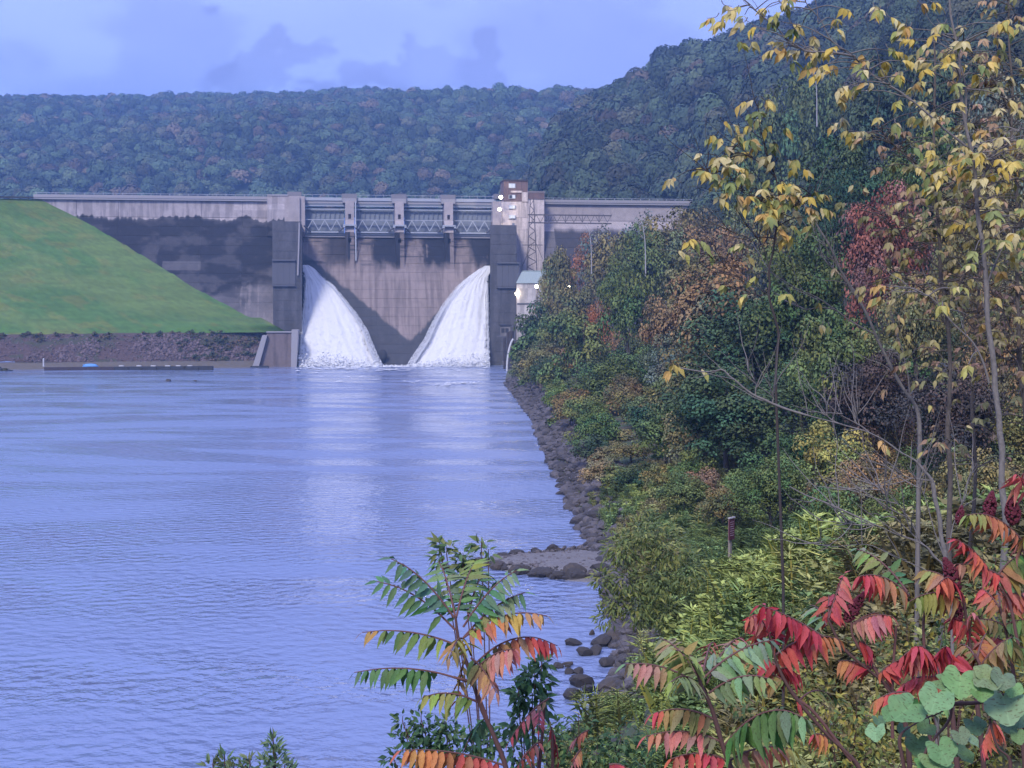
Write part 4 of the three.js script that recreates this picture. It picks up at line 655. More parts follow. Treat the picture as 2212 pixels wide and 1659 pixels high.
{ // bushes that close the bank between the larger trees
  const rnd = rngOf(515), kinds = [[G.gr, 'bushy green shrub filling the wooded bank', 3], [G.dk, 'bushy dark green shrub filling the wooded bank', 2], [G.ol, 'bushy olive shrub filling the wooded bank', 3], [G.br, 'bushy brown shrub filling the wooded bank', 1.3], [G.mid, 'bushy fresh green shrub filling the wooded bank', 2.4], [G.gy, 'bushy grey green shrub filling the wooded bank', 1]], sum = kinds.reduce((a, k) => a + k[2], 0);
  for (let d = 330; d > 66;) {
    const step = lerp(4.5, 7.5, clamp((d - 60) / 200)); for (let s = d > 110 ? 3.7 : d > 95 ? 4.0 : 7.0; s < lerp(30, 62, clamp((d - 80) / 200)); s += step * lerp(0.8, 1.3, rnd())) {
      const z = -d - (rnd() - 0.5) * step, x = shoreX(z) + s + (rnd() - 0.5) * 2, u = HALF_W + x / -z * FOCAL; if (u > 2260 || (d < 112 && u > 1440 && u < 1800 && s > 14 && rnd() < 0.6) || (d < 95 && s < 12 && rnd() < 0.7)) continue;
      const r = lerp(1.6, 3.6, rnd()) * lerp(0.7, 1.1, clamp((d - 60) / 150)) * lerp(d > 130 ? 1.0 : 0.7, 1.35, clamp((s - 3) / 20)), ry = r * lerp(0.8, 1.4, rnd()), c = V(x, groundY(x, z) + ry * 0.72, z); let k = rnd() * sum, q = 0; while (k > kinds[q][2]) k -= kinds[q++][2];
      const px = r / d * FOCAL; treeAt(c, r, ry, px > 88 ? 'l' : px > 46 ? 'm' : 's', kinds[q][0].map(v => v * lerp(0.85, 1.15, Math.round(rnd() * 3) / 3)), `${r > 3.2 ? 'big' : r > 2.2 ? 'middling' : 'small'} ${ry > r * 1.2 ? 'upright' : ry > r ? 'rounded' : 'low'} ${kinds[q][1]} ${s < 9 ? 'beside the riprap' : s < 18 ? 'between riprap and trees' : 'back among the trees'}`, 'shrub', { bare: 5, group: 'bushes closing the wooded bank' });
    }
    d -= step * lerp(1.0, 1.6, clamp((d - 60) / 200));
  }

}
// slim pale dead trunks seen in the woods
[[1385, 470, 560, 250], [1268, 480, 560, 300], [1755, 130, 240, 280]].forEach(([u, v0, v1, d], i) => { const a = P(u, v0, d), b = P(u + 10, v1, d), t = thing('bare_trunk', ['pale dead trunk beside the fresh green tree', 'grey trunk inside the half bare tree', 'white birch trunk high on the spur'][i], 'dead tree', b.clone()), w = 0.13; part('trunk', mergeGeometries([limb([V(0, -3, 0), V(-0.2, (a.y - b.y) / 2, 0), a.clone().sub(b)], w, w * 0.3, 6), ...[0.5, 0.65, 0.8].map((k, j) => limb([a.clone().sub(b).multiplyScalar(k), a.clone().sub(b).multiplyScalar(k).add(V(j % 2 ? 1.2 : -1.2, 1.5, 0.3))], w * 0.4, w * 0.1, 5))]), std(C(0.34, 0.33, 0.33), 0.9), t); });
// ---------- weeds and grass over the bank, beyond counting ----------
function weedGeo(seed, n, wide, len) { const rnd = rngOf(seed), L = []; for (let s = 0; s < 5; s++) { const lean = V((rnd() - 0.5) * 0.5, 1, (rnd() - 0.5) * 0.5).normalize(), o = V((rnd() - 0.5) * 0.4, 0, (rnd() - 0.5) * 0.4); for (let i = 0; i < n; i++) { const t = Math.pow(rnd(), 0.7), p = o.clone().addScaledVector(lean, t), a = rnd() * 6.28, d = V(Math.cos(a), lerp(0.9, -0.1, rnd()), Math.sin(a)), nn = V(-d.x * 0.4, 0.8, -d.z * 0.4).addScaledVector(inDir(rnd), 0.9), q = lerp(0.8, 1.2, rnd()) * 0.5; L.push({ p, n: nn, d, l: len * lerp(0.6, 1.3, rnd()), w: wide, c: [q, q, q] }); } L.push({ p: o, n: V(rnd() - 0.5, 0, 1), d: lean, l: 1.05, w: 0.03, c: [0.4, 0.34, 0.25] }); } return leafFaces(L, 0.3, rnd); }
{
  const rnd = rngOf(171), geos = [weedGeo(1, 60, 0.032, 0.16), weedGeo(2, 56, 0.055, 0.11), weedGeo(3, 50, 0.018, 0.28)], lists = [[], [], []], pal = [[0.27, 0.33, 0.10], [0.18, 0.26, 0.09], [0.15, 0.23, 0.085], [0.31, 0.33, 0.12], [0.22, 0.20, 0.095]];
  for (let i = 0; i < 13000; i++) {
    const d = lerp(11, 110, Math.pow(rnd(), 0.8)), z = -d, s0 = shoreX(z) + (d > 56 ? 1.0 : 0.4), uMax = 2350, x = lerp(Math.max(s0, (1180 - HALF_W) * d / FOCAL), (uMax - HALF_W) * d / FOCAL, Math.pow(rnd(), 0.8)); if (x < s0 || (d > 80 && d < 95 && x < 5.4)) continue;
    const uu = HALF_W + x / d * FOCAL; if (d > 14 && d < 64 && uu < 1425 && rnd() < 0.93) continue; const k = fbm(x * 0.18, z * 0.12, 0, 3), g = Math.floor(clamp(fbm(x * 0.1 + 30, z * 0.1, 0, 2) * 1.8 - 0.4 + (rnd() - 0.5) * 0.6, 0, 0.999) * 3), c = pal[Math.floor(clamp(k * 2 - 0.5 + (rnd() - 0.5) * 0.4, 0, 0.999) * 5)], q = lerp(0.75, 1.3, rnd()) * 2, h = lerp(0.6, 1.7, rnd() * rnd()) * lerp(0.75, 1.1, clamp((d - 12) / 30));
    lists[g].push({ m: pose(V(x, groundY(x, z) - 0.05, z), V(h * 1.1, h, h * 1.1), rnd() * 6.28), c: C(c[0] * q, c[1] * q, c[2] * q) });
  }
  lists.forEach((l, i) => tag(instanced(geos[i], new THREE.MeshPhysicalMaterial({ roughness: 0.8, vertexColors: true, side: THREE.DoubleSide, specularIntensity: 0.3 }), l), 'undergrowth', ['narrow leaved yellow green weeds over the bank', 'broad leaved green weeds over the bank', 'long bladed grass over the bank'][i], 'weeds', null, 'stuff'));
}
{ // sign
  const p = P(1580, 1196, 40), s = thing('trail_sign', 'narrow maroon notice board on a wooden post in the weeds', 'sign', p); s.rotation.y = 0.9;
  const c = document.createElement('canvas'); c.width = 128; c.height = 256; const x = c.getContext('2d'); x.fillStyle = '#4a1c2b'; x.fillRect(0, 0, 128, 256); x.fillStyle = '#b9a3ac'; const rr = rngOf(5); for (let j = 0; j < 7; j++) for (let a = 14; a < 108;) { const w = 8 + rr() * 18; x.fillRect(a, 34 + j * 28, Math.min(w, 112 - a), 7); a += w + 6; }
  const t = new THREE.CanvasTexture(c); t.colorSpace = THREE.SRGBColorSpace;
  const h = P(1580, 1120, 40).y - P(1580, 1166, 40).y, y = P(1580, 1143, 40).y - p.y; part('post', box(0.09, y + h / 2 + 0.6, 0.07, 0, (y + h / 2) / 2 - 0.3, -0.05), std(C(0.2, 0.17, 0.14), 0.9), s);
  const b = part('board', box(0.30, h, 0.03, 0, y, 0), std(C(0.10, 0.025, 0.04), 0.7), s); part('lettering', new THREE.PlaneGeometry(0.28, h - 0.03).translate(0, y, 0.019), std(0xffffff, 0.7, { map: t }), b); part('cap', box(0.32, 0.035, 0.06, 0, y + h / 2 + 0.02, 0), std(C(0.35, 0.33, 0.33), 0.9), b);
}
// ---------- foreground leaves ----------
const veinTex = dataTex(64, 128, (u, v) => { const mid = Math.abs(u - 0.5), rib = sstep(0.035, 0.0, mid), s = Math.abs(((v * 9 + mid * 5) % 1) - 0.5), vein = sstep(0.08, 0.0, s) * 0.5, n = fbm(u * 9, v * 14, 0, 4), k = lerp(0.72, 0.98, n) + 0.16 * Math.max(rib, vein * 0.6); const sp = sstep(0.66, 0.74, fbm(u * 14 + 3, v * 24 + 9, 0, 3)); return [k * (1 - 0.35 * sp), k * (1 - 0.5 * sp), k * 0.97 * (1 - 0.5 * sp)]; });
const bladeMats = new Map();
function blade(c) { const q = c.map(x => Math.round(Math.pow(clamp(x), 0.5) * 24) / 24), k = q.join(); if (!bladeMats.has(k)) bladeMats.set(k, new THREE.MeshPhysicalMaterial({ color: C(q[0] ** 2, q[1] ** 2, q[2] ** 2), map: veinTex, roughness: 0.6, side: THREE.DoubleSide, transmission: 0.3, thickness: 0, specularIntensity: 0.4 })); return bladeMats.get(k); }
function bladeGeo(prof, fold, curl, twist = 0, teeth = 0) {              // blade of unit length along +x, facing +y
  const pos = [], uv = [], idx = [], n = prof.length; prof.forEach((w, i) => { const t = i / (n - 1), y0 = -curl * t * t, a = twist * t, ww = w * (teeth && i % 2 ? 1 - teeth : 1); for (const s of [-1, 0, 1]) { const z = s * ww, y = Math.abs(s) * ww * fold; pos.push(t, y0 + y * Math.cos(a) + z * Math.sin(a), z * Math.cos(a) - y * Math.sin(a)); uv.push(0.5 + s * 0.5, t); } });
  for (let i = 0; i + 1 < n; i++) for (const s of [0, 1]) { const a = i * 3 + s, b = a + 3; idx.push(a, a + 1, b, a + 1, b + 1, b); }
  const g = new THREE.BufferGeometry(); g.setAttribute('position', new THREE.Float32BufferAttribute(pos, 3)); g.setAttribute('uv', new THREE.Float32BufferAttribute(uv, 2)); g.setIndex(idx); g.computeVertexNormals(); return g;
}
const leaflets = [0, 1, 2, 3].map(i => bladeGeo([0.013, 0.108, 0.138, 0.142, 0.128, 0.10, 0.066, 0.03, 0.002], [0.35, 0.2, 0.5, 0.28][i], [0.12, 0.25, 0.35, 0.05][i], [0, 0.4, -0.4, 0.2][i], 0.16));
const ovates = [0, 1, 2, 3].map(i => bladeGeo([0.01, 0.14, 0.215, 0.20, 0.13, 0.05, 0.002], [0.4, 0.2, 0.7, 0.3][i], [0.15, 0.35, 0.2, 0.05][i], [0, 0.5, -0.5, 0.9][i]));
function blended(a, b, t) { return a.map((x, i) => lerp(x, b[i], t)); }
function basis(p, dir, nor, s) { const x = dir.clone().normalize(), z = x.clone().cross(nor).normalize(), y = z.clone().cross(x).normalize(); return new THREE.Matrix4().makeBasis(x.multiplyScalar(s), y.multiplyScalar(s), z.multiplyScalar(s)).setPosition(p); }
function leafPart(name, geo, m, mat, parent) { const o = new THREE.Mesh(geo, m); o.name = name; o.applyMatrix4(mat); parent.add(o); return o; }
const darkBark2 = std(C(0.085, 0.042, 0.038), 0.85);
const RF = rngOf(909);
const K = { g: [0.10, 0.22, 0.07], bg: [0.10, 0.24, 0.12], pg: [0.25, 0.37, 0.19], yg: [0.30, 0.36, 0.09], y: [0.55, 0.42, 0.09], o: [0.62, 0.29, 0.09], ro: [0.62, 0.17, 0.10], r: [0.60, 0.09, 0.10], cr: [0.36, 0.03, 0.05], pk: [0.60, 0.26, 0.22], br: [0.38, 0.26, 0.10] };
function frond(plant, base, B, T, o) {
  const { ramp = ['g', 'g'], hang = 0.8, roll = 0, n = 12, len = 0.108, arch = 0.10, gap = 0.1 } = o, L = B.distanceTo(T), mid = B.clone().lerp(T, 0.5).add(V(0, L * arch * 2, 0)), cv = new THREE.QuadraticBezierCurve3(B.clone().sub(base), mid.sub(base), T.clone().sub(base));
  const rach = part('frond', limb([0, 0.25, 0.5, 0.75, 1].map(t => cv.getPoint(t)), 0.0055, 0.0022, 5), redBark, plant), up = V(0, 1, 0);
  const colour = t => { const k = clamp(t + (RF() - 0.5) * 0.22, 0, 0.999) * (ramp.length - 1), i = Math.floor(k); let c = blended(K[ramp[i]], K[ramp[Math.min(i + 1, ramp.length - 1)]], k - i); return blade(c.map(x => x * lerp(0.82, 1.18, RF()))); };
  for (let i = 0; i <= n; i++) {
    const t = lerp(gap, 1, i / n), p = cv.getPoint(t), tg = cv.getTangent(t).normalize(), s0 = tg.clone().cross(up).normalize(), n0 = s0.clone().cross(tg).normalize(), side = s0.clone().multiplyScalar(Math.cos(roll)).addScaledVector(n0, Math.sin(roll)), nn = n0.clone().multiplyScalar(Math.cos(roll)).addScaledVector(s0, -Math.sin(roll));
    const l = len * (0.62 + 0.5 * Math.sin(Math.PI * Math.pow(clamp(t), 0.8) * 0.92 + 0.15)) * lerp(0.88, 1.12, RF());
    if (i === n) { leafPart('leaflet', leaflets[1], colour(t), basis(p, tg.clone().add(V(0, -hang * 0.5, 0)), nn, l * 0.9), rach); break; }
    for (const sg of [-1, 1]) { if (RF() < 0.06) continue; const d = side.clone().multiplyScalar(sg).addScaledVector(tg, 0.25 + 0.45 * RF()).add(V(0, -hang * lerp(0.55, 1.45, RF()), 0)).addScaledVector(inDir(RF), 0.3), q = nn.clone().addScaledVector(inDir(RF), 0.4).addScaledVector(side, sg * hang * 0.7); leafPart('leaflet', leaflets[Math.floor(RF() * 4)], colour(t), basis(p, d, q, l), rach); }
  }
}
function seedCone(plant, c, axis, l, r) { const m = [], rnd = rngOf(Math.round(c.x * 1000)), g0 = new THREE.IcosahedronGeometry(1, 0); for (let i = 0; i < 150; i++) { const t = rnd(), a = rnd() * 6.28, w = r * Math.sin(Math.PI * Math.pow(t, 0.75) * 0.94 + 0.12), x = V(axis.z, 0.01, -axis.x).normalize(), y = axis.clone().cross(x).normalize(), p = axis.clone().multiplyScalar((t - 0.5) * l).addScaledVector(x, Math.cos(a) * w).addScaledVector(y, Math.sin(a) * w), g = g0.clone(); g.scale(r * 0.3, r * 0.3, r * 0.3); g.translate(p.x + c.x, p.y + c.y, p.z + c.z); m.push(g); } part('seed_cone', mergeGeometries(m), std(C(0.10, 0.012, 0.025), 0.9), plant, 'dark maroon fuzzy seed cone'); }
const crop7 = (x, y) => [713 + x * 0.3386, 1097 + y * 0.3386], crop8 = (x, y) => [1316.7 + x * 0.40477, 987.5 + y * 0.40477];
function sumac(label, d, map, stems, fronds, cones = []) {
  const s0 = stems[0][0], q0 = map(s0[0], s0[1]), b0 = P(q0[0], q0[1], d), base = V(b0.x + 0.05, groundY(b0.x, b0.z), b0.z), plant = thing('sumac', label, 'sumac', base, 'sumac shrubs on the near slope');
  stems.forEach((s, i) => { const pts = s.map(([x, y, dz = 0]) => { const q = map(x, y); return P(q[0], q[1], d + dz).sub(base); }); if (i === 0) pts.unshift(V(0, -0.2, 0), pts[0].clone().multiplyScalar(0.5).add(V(0.03, 0, 0.02))); part('stem', limb(pts, i ? 0.009 : 0.017, 0.006, 7, 0.15), i ? redBark : darkBark2, plant); });
  fronds.forEach(([x0, y0, x1, y1, o = {}]) => { const a = map(x0, y0), b = map(x1, y1); frond(plant, base, P(a[0], a[1], d + (o.z0 || 0)), P(b[0], b[1], d + (o.dz ?? (RF() - 0.5) * 0.3)), o); });
  cones.forEach(([x, y, l, r, tilt]) => { const q = map(x, y), p = P(q[0], q[1], d).sub(base); seedCone(plant, p, V(Math.sin(tilt), Math.cos(tilt), 0.15).normalize(), l, r); });
  return plant;
}

sumac('tall sumac with green fronds and pink red tips, alone before the water', 6.5, crop7, [[[1130, 1690], [1060, 1490], [960, 1260], [880, 1010], [820, 840], [800, 690]], [[1000, 1340], [900, 1120], [790, 1080]]], [
  [830, 885, 205, 795, { ramp: ['g', 'yg', 'g', 'g', 'o'], hang: 1.0, arch: 0.07, n: 11 }], [880, 1110, 155, 1050, { ramp: ['br', 'g', 'g', 'g', 'bg'], hang: 1.5, arch: 0.07, n: 12, gap: 0.3 }], [800, 780, 300, 470, { ramp: ['g', 'g', 'bg'], hang: 0.5, roll: 0.7, n: 11 }], [790, 700, 390, 325, { ramp: ['bg', 'bg'], hang: 0.55, roll: 0.4, n: 11 }],
  [800, 700, 690, 340, { ramp: ['g', 'pg', 'g'], hang: 0.35, roll: 0.2, dz: 0.3 }], [805, 700, 935, 335, { ramp: ['g', 'yg'], hang: 0.25, roll: 0.3, dz: 0.35 }], [880, 690, 1000, 420, { ramp: ['bg', 'g'], hang: 0.4, dz: 0.5 }], [850, 760, 1190, 400, { ramp: ['g', 'bg', 'pg'], hang: 0.5, roll: -0.7, n: 11 }], [850, 830, 1245, 540, { ramp: ['yg', 'yg', 'pg', 'bg'], hang: 0.7, roll: -0.3, n: 11 }],
  [850, 830, 1385, 690, { ramp: ['br', 'ro', 'o', 'y', 'pk'], hang: 1.2, n: 11, arch: 0.13 }], [900, 940, 760, 960, { ramp: ['yg', 'y', 'br'], hang: 1.2, dz: -0.32, n: 8, arch: 0.25 }], [910, 1010, 1450, 880, { ramp: ['g', 'g', 'br', 'r', 'r', 'ro'], hang: 1.5, arch: 0.2, n: 12 }], [920, 1040, 1180, 900, { ramp: ['g', 'pk', 'pk'], hang: 2.2, arch: 0.1, n: 9, dz: -0.12, len: 0.12 }],
  [900, 960, 1060, 1180, { ramp: ['g', 'br', 'pk'], hang: 1.0, n: 9, dz: -0.15 }], [940, 1240, 590, 1210, { ramp: ['g', 'yg', 'yg'], hang: 0.9, n: 9, arch: 0.12 }], [1000, 1340, 850, 1560, { ramp: ['bg', 'bg'], hang: 1.0, n: 8, dz: 0.2 }], [1130, 1650, 455, 1545, { ramp: ['r', 'r', 'ro', 'o', 'o', 'ro'], hang: 1.5, n: 14, arch: 0.05, dz: -0.15, len: 0.13 }], [860, 960, 800, 1300, { ramp: ['yg', 'br', 'r'], hang: 1.2, n: 6, dz: 0.1, len: 0.07 }]]);
sumac('low sumac with drooping pink red fronds behind the tall green one', 7.2, crop7, [[[1330, 1760], [1350, 1500], [1370, 1240]], [[1420, 1700], [1420, 1420]]], [
  [1400, 1215, 1130, 1510, { ramp: ['br', 'pk', 'r'], hang: 1.4, n: 7, len: 0.075 }], [1345, 1490, 1205, 1640, { ramp: ['pk', 'ro', 'r'], hang: 1.5, n: 6, len: 0.08 }], [1410, 1400, 1455, 1620, { ramp: ['r', 'cr'], hang: 1.2, n: 6, len: 0.06 }], [1650, 1420, 1520, 1535, { ramp: ['ro', 'pk'], hang: 1.3, n: 6, len: 0.07 }], [1600, 1540, 1545, 1640, { ramp: ['o', 'pk'], hang: 1.3, n: 5, len: 0.06 }], [1780, 1640, 1880, 1650, { ramp: ['cr', 'r'], hang: 1.0, n: 6, len: 0.08 }], [1340, 1280, 1330, 1420, { ramp: ['pk', 'r'], hang: 1.0, n: 5, len: 0.06 }]]);
sumac('pale green sumac with narrow fronds over red lower ones', 6.0, crop8, [[[660, 1700], [610, 1560], [545, 1340], [480, 1190], [470, 1120]]], [
  [500, 1230, 85, 1105, { ramp: ['bg', 'yg', 'pk', 'pg'], hang: 0.9, n: 11, roll: 0.2 }], [490, 1200, 265, 965, { ramp: ['g', 'br', 'pg'], hang: 0.5, roll: 0.5, dz: 0.3 }], [480, 1180, 350, 1030, { ramp: ['yg', 'yg'], hang: 0.8, n: 8, dz: -0.2 }], [500, 1180, 885, 975, { ramp: ['pg', 'pg', 'pg', 'bg'], hang: 0.6, roll: -0.5, n: 12, len: 0.12 }], [520, 1210, 700, 960, { ramp: ['g', 'br', 'pk'], hang: 0.7, n: 10, dz: 0.35 }], [530, 1260, 875, 1190, { ramp: ['g', 'pg', 'yg'], hang: 0.9, n: 10, arch: 0.15 }],
  [560, 1400, 230, 1370, { ramp: ['ro', 'g', 'br', 'br', 'r'], hang: 1.0, n: 11, arch: 0.12 }], [600, 1520, 195, 1490, { ramp: ['g', 'pk', 'pk', 'ro'], hang: 1.0, n: 10 }], [610, 1540, 1055, 1400, { ramp: ['g', 'g', 'g', 'g', 'pg'], hang: 1.3, n: 14, len: 0.17, arch: 0.2, dz: -0.25 }], [630, 1620, 330, 1610, { ramp: ['r', 'r', 'ro'], hang: 1.1, n: 10, dz: -0.1 }], [640, 1620, 980, 1560, { ramp: ['yg', 'pk', 'ro', 'y'], hang: 1.2, n: 10 }], [500, 1150, 560, 990, { ramp: ['pk', 'r'], hang: 0.8, n: 6, dz: 0.4, len: 0.08 }], [480, 1230, 330, 1200, { ramp: ['pg', 'yg'], hang: 1.1, n: 8, dz: -0.3 }]]);
sumac('sumac with a long dark leaning stem and deep red drooping fronds', 6.6, crop8, [[[1360, 1700], [1150, 1470], [980, 1265], [905, 1130], [860, 990]], [[1290, 1620], [1080, 1350], [1000, 1290]]], [
  [870, 1010, 745, 860, { ramp: ['ro', 'r', 'pk', 'ro'], hang: 1.4, n: 9, arch: 0.3 }], [860, 1000, 830, 790, { ramp: ['cr', 'cr', 'r'], hang: 1.1, n: 9, dz: 0.1 }], [1140, 960, 800, 790, { ramp: ['cr', 'r', 'cr', 'r', 'r', 'cr'], hang: 1.6, n: 14, arch: 0.04, len: 0.12 }], [880, 1060, 1225, 970, { ramp: ['r', 'r', 'ro', 'o'], hang: 1.6, n: 11, arch: 0.12, len: 0.13 }], [900, 1120, 770, 1060, { ramp: ['cr', 'r', 'br'], hang: 1.2, n: 8 }], [905, 1130, 1000, 1160, { ramp: ['cr', 'r'], hang: 1.4, n: 7 }],
  [940, 1200, 830, 1160, { ramp: ['g', 'br', 'ro'], hang: 1.3, n: 8 }], [1000, 1290, 1030, 1380, { ramp: ['r', 'ro'], hang: 1.1, n: 5, len: 0.06 }], [1000, 1310, 1200, 1290, { ramp: ['br', 'yg', 'g'], hang: 1.0, n: 8, dz: 0.4 }], [1160, 1500, 1090, 1480, { ramp: ['ro', 'o', 'r'], hang: 1.4, n: 6, len: 0.09 }]]);
sumac('sumac with twin bare stems under clustered scarlet fronds', 7.0, crop8, [[[1560, 1330], [1480, 1220], [1350, 1110], [1240, 1010], [1165, 860]], [[1540, 1320], [1420, 1140], [1300, 960], [1290, 880]], [[1510, 1500], [1510, 1200], [1530, 900]]], [
  [1170, 880, 1170, 740, { ramp: ['cr', 'ro', 'r'], hang: 1.5, n: 8, arch: 0.2 }], [1170, 860, 1255, 620, { ramp: ['r', 'r', 'pk', 'r'], hang: 1.3, n: 10, arch: 0.05 }], [1600, 740, 1335, 635, { ramp: ['ro', 'br', 'br', 'ro', 'r', 'r'], hang: 1.6, n: 13, arch: 0.12, len: 0.13 }], [1290, 900, 1440, 830, { ramp: ['g', 'pk', 'o', 'br'], hang: 1.7, n: 9, len: 0.11 }], [1310, 890, 1510, 850, { ramp: ['pk', 'pk', 'r'], hang: 1.8, n: 9, arch: 0.12, len: 0.12, dz: -0.1 }], [1330, 980, 1400, 1030, { ramp: ['r', 'cr'], hang: 1.2, n: 7 }], [1400, 1130, 1220, 1090, { ramp: ['cr', 'ro', 'br'], hang: 1.3, n: 9 }], [1440, 1160, 1560, 1080, { ramp: ['ro', 'r', 'cr'], hang: 1.3, n: 9 }], [1590, 720, 1320, 490, { ramp: ['g', 'g', 'yg', 'pg'], hang: 0.5, roll: 0.6, n: 13, dz: 0.3 }], [1160, 900, 1070, 790, { ramp: ['pg', 'pg'], hang: 0.7, n: 7, dz: 0.3 }]], [[1310, 800, 0.17, 0.028, 0.5]]);
sumac('sumac bearing maroon seed cones over orange and scarlet fronds', 7.4, crop8, [[[1960, 1300], [1920, 980], [1880, 740], [1850, 680]], [[1690, 1150], [1675, 900], [1690, 780]], [[2180, 1000], [2120, 740], [2050, 660]]], [
  [1880, 760, 1600, 770, { ramp: ['ro', 'br', 'yg', 'yg', 'yg'], hang: 1.5, n: 12, arch: 0.12, len: 0.13 }], [1860, 720, 1760, 680, { ramp: ['r', 'r', 'ro'], hang: 1.9, n: 9, arch: 0.25, len: 0.13, dz: -0.15 }], [1850, 690, 1650, 610, { ramp: ['ro', 'pk', 'yg', 'br'], hang: 1.1, n: 11, arch: 0.15 }], [2100, 640, 1850, 570, { ramp: ['r', 'r', 'br', 'pk'], hang: 1.3, n: 11, arch: 0.08 }], [2050, 640, 1850, 440, { ramp: ['r', 'ro', 'r', 'r'], hang: 0.8, n: 11, roll: 0.3 }], [2060, 650, 2200, 520, { ramp: ['r', 'br', 'yg', 'g'], hang: 1.8, n: 12, len: 0.16 }],
  [2200, 440, 1905, 310, { ramp: ['ro', 'o', 'ro', 'yg', 'yg'], hang: 1.2, n: 13, arch: 0.14, len: 0.12 }], [2190, 520, 2260, 380, { ramp: ['pk', 'o', 'yg'], hang: 1.3, n: 10, dz: -0.2 }], [2100, 740, 2230, 760, { ramp: ['pk', 'ro', 'r'], hang: 1.5, n: 9 }], [2200, 150, 2230, 60, { ramp: ['r', 'pk'], hang: 1.4, n: 7 }], [2230, 200, 2170, 90, { ramp: ['pk', 'r'], hang: 1.4, n: 8 }], [1920, 980, 1940, 830, { ramp: ['r', 'ro', 'pk'], hang: 1.5, n: 7 }], [1900, 900, 1840, 850, { ramp: ['cr', 'r'], hang: 1.4, n: 7 }]], [[1825, 625, 0.19, 0.034, -0.45], [2030, 260, 0.15, 0.03, 0.1], [2150, 285, 0.15, 0.034, -0.2], [1872, 310, 0.10, 0.02, 0.1], [1862, 830, 0.12, 0.022, 0.0]]);
sumac('crimson fronded sumac crowding behind the grape leaves', 6.2, crop8, [[[1820, 1300], [1780, 1150], [1720, 1060]], [[2000, 1350], [1980, 1120], [1950, 1050]]], [
  [1730, 1080, 1570, 1060, { ramp: ['r', 'cr', 'pk', 'r'], hang: 1.5, n: 10, len: 0.13, arch: 0.2 }], [1720, 1080, 1640, 1010, { ramp: ['cr', 'r', 'r'], hang: 1.6, n: 9, len: 0.14, dz: -0.15 }], [1740, 1080, 1800, 1010, { ramp: ['r', 'r', 'cr'], hang: 1.6, n: 9 }], [1800, 1140, 1870, 1050, { ramp: ['r', 'cr'], hang: 1.5, n: 8 }], [1960, 1080, 2010, 940, { ramp: ['br', 'ro', 'br', 'yg'], hang: 1.6, n: 11, len: 0.15 }], [1960, 1080, 1870, 1000, { ramp: ['g', 'br', 'br'], hang: 1.4, n: 9, dz: 0.2 }], [1990, 1100, 2150, 960, { ramp: ['br', 'br', 'g'], hang: 1.4, n: 11 }], [1780, 1200, 1520, 1260, { ramp: ['ro', 'ro', 'r', 'r'], hang: 1.0, n: 11, arch: 0.2 }], [1600, 1260, 1420, 1300, { ramp: ['ro', 'r', 'o'], hang: 1.0, n: 8, arch: 0.12 }], [1800, 1180, 1700, 1180, { ramp: ['br', 'ro', 'o'], hang: 1.3, n: 8 }], [2040, 1420, 1990, 1560, { ramp: ['ro', 'ro', 'r'], hang: 0.9, n: 8, dz: -0.9, z0: -0.9, len: 0.075 }], [2050, 1410, 2090, 1480, { ramp: ['ro', 'ro'], hang: 1.2, n: 6, dz: -0.9, z0: -0.9, len: 0.07 }]]);
sumac('rust and olive sumac at the top of the near slope', 8.2, crop8, [[[2170, 1250], [2130, 1000], [2085, 800]]], [
  [2090, 820, 1985, 700, { ramp: ['br', 'ro', 'r'], hang: 1.3, n: 10 }], [2090, 840, 2230, 715, { ramp: ['br', 'ro', 'pk'], hang: 1.3, n: 10 }], [2105, 900, 1955, 870, { ramp: ['g', 'br', 'yg'], hang: 1.3, n: 10 }], [2110, 900, 2240, 870, { ramp: ['g', 'yg', 'g'], hang: 1.2, n: 10 }], [2130, 1000, 2030, 960, { ramp: ['ro', 'r'], hang: 1.4, n: 8 }], [2130, 1010, 2250, 1040, { ramp: ['br', 'yg', 'g'], hang: 1.2, n: 9 }], [2085, 800, 2060, 660, { ramp: ['br', 'ro', 'br'], hang: 1.2, n: 9, dz: 0.3 }]]);
sumac('olive green sumac low between the leaning red stem and the grape leaves', 7.8, crop8, [[[1710, 1500], [1690, 1320], [1650, 1190]]], [
  [1650, 1200, 1490, 1110, { ramp: ['g', 'br', 'yg'], hang: 1.0, n: 10 }], [1660, 1210, 1800, 1150, { ramp: ['g', 'yg'], hang: 1.0, n: 9 }], [1690, 1310, 1550, 1290, { ramp: ['g', 'g', 'br'], hang: 1.1, n: 9 }], [1690, 1330, 1830, 1300, { ramp: ['pg', 'g'], hang: 1.1, n: 9 }], [1650, 1190, 1640, 1050, { ramp: ['yg', 'br', 'ro'], hang: 0.9, n: 8, dz: 0.3 }], [1700, 1420, 1590, 1430, { ramp: ['yg', 'y'], hang: 1.0, n: 8 }]]);
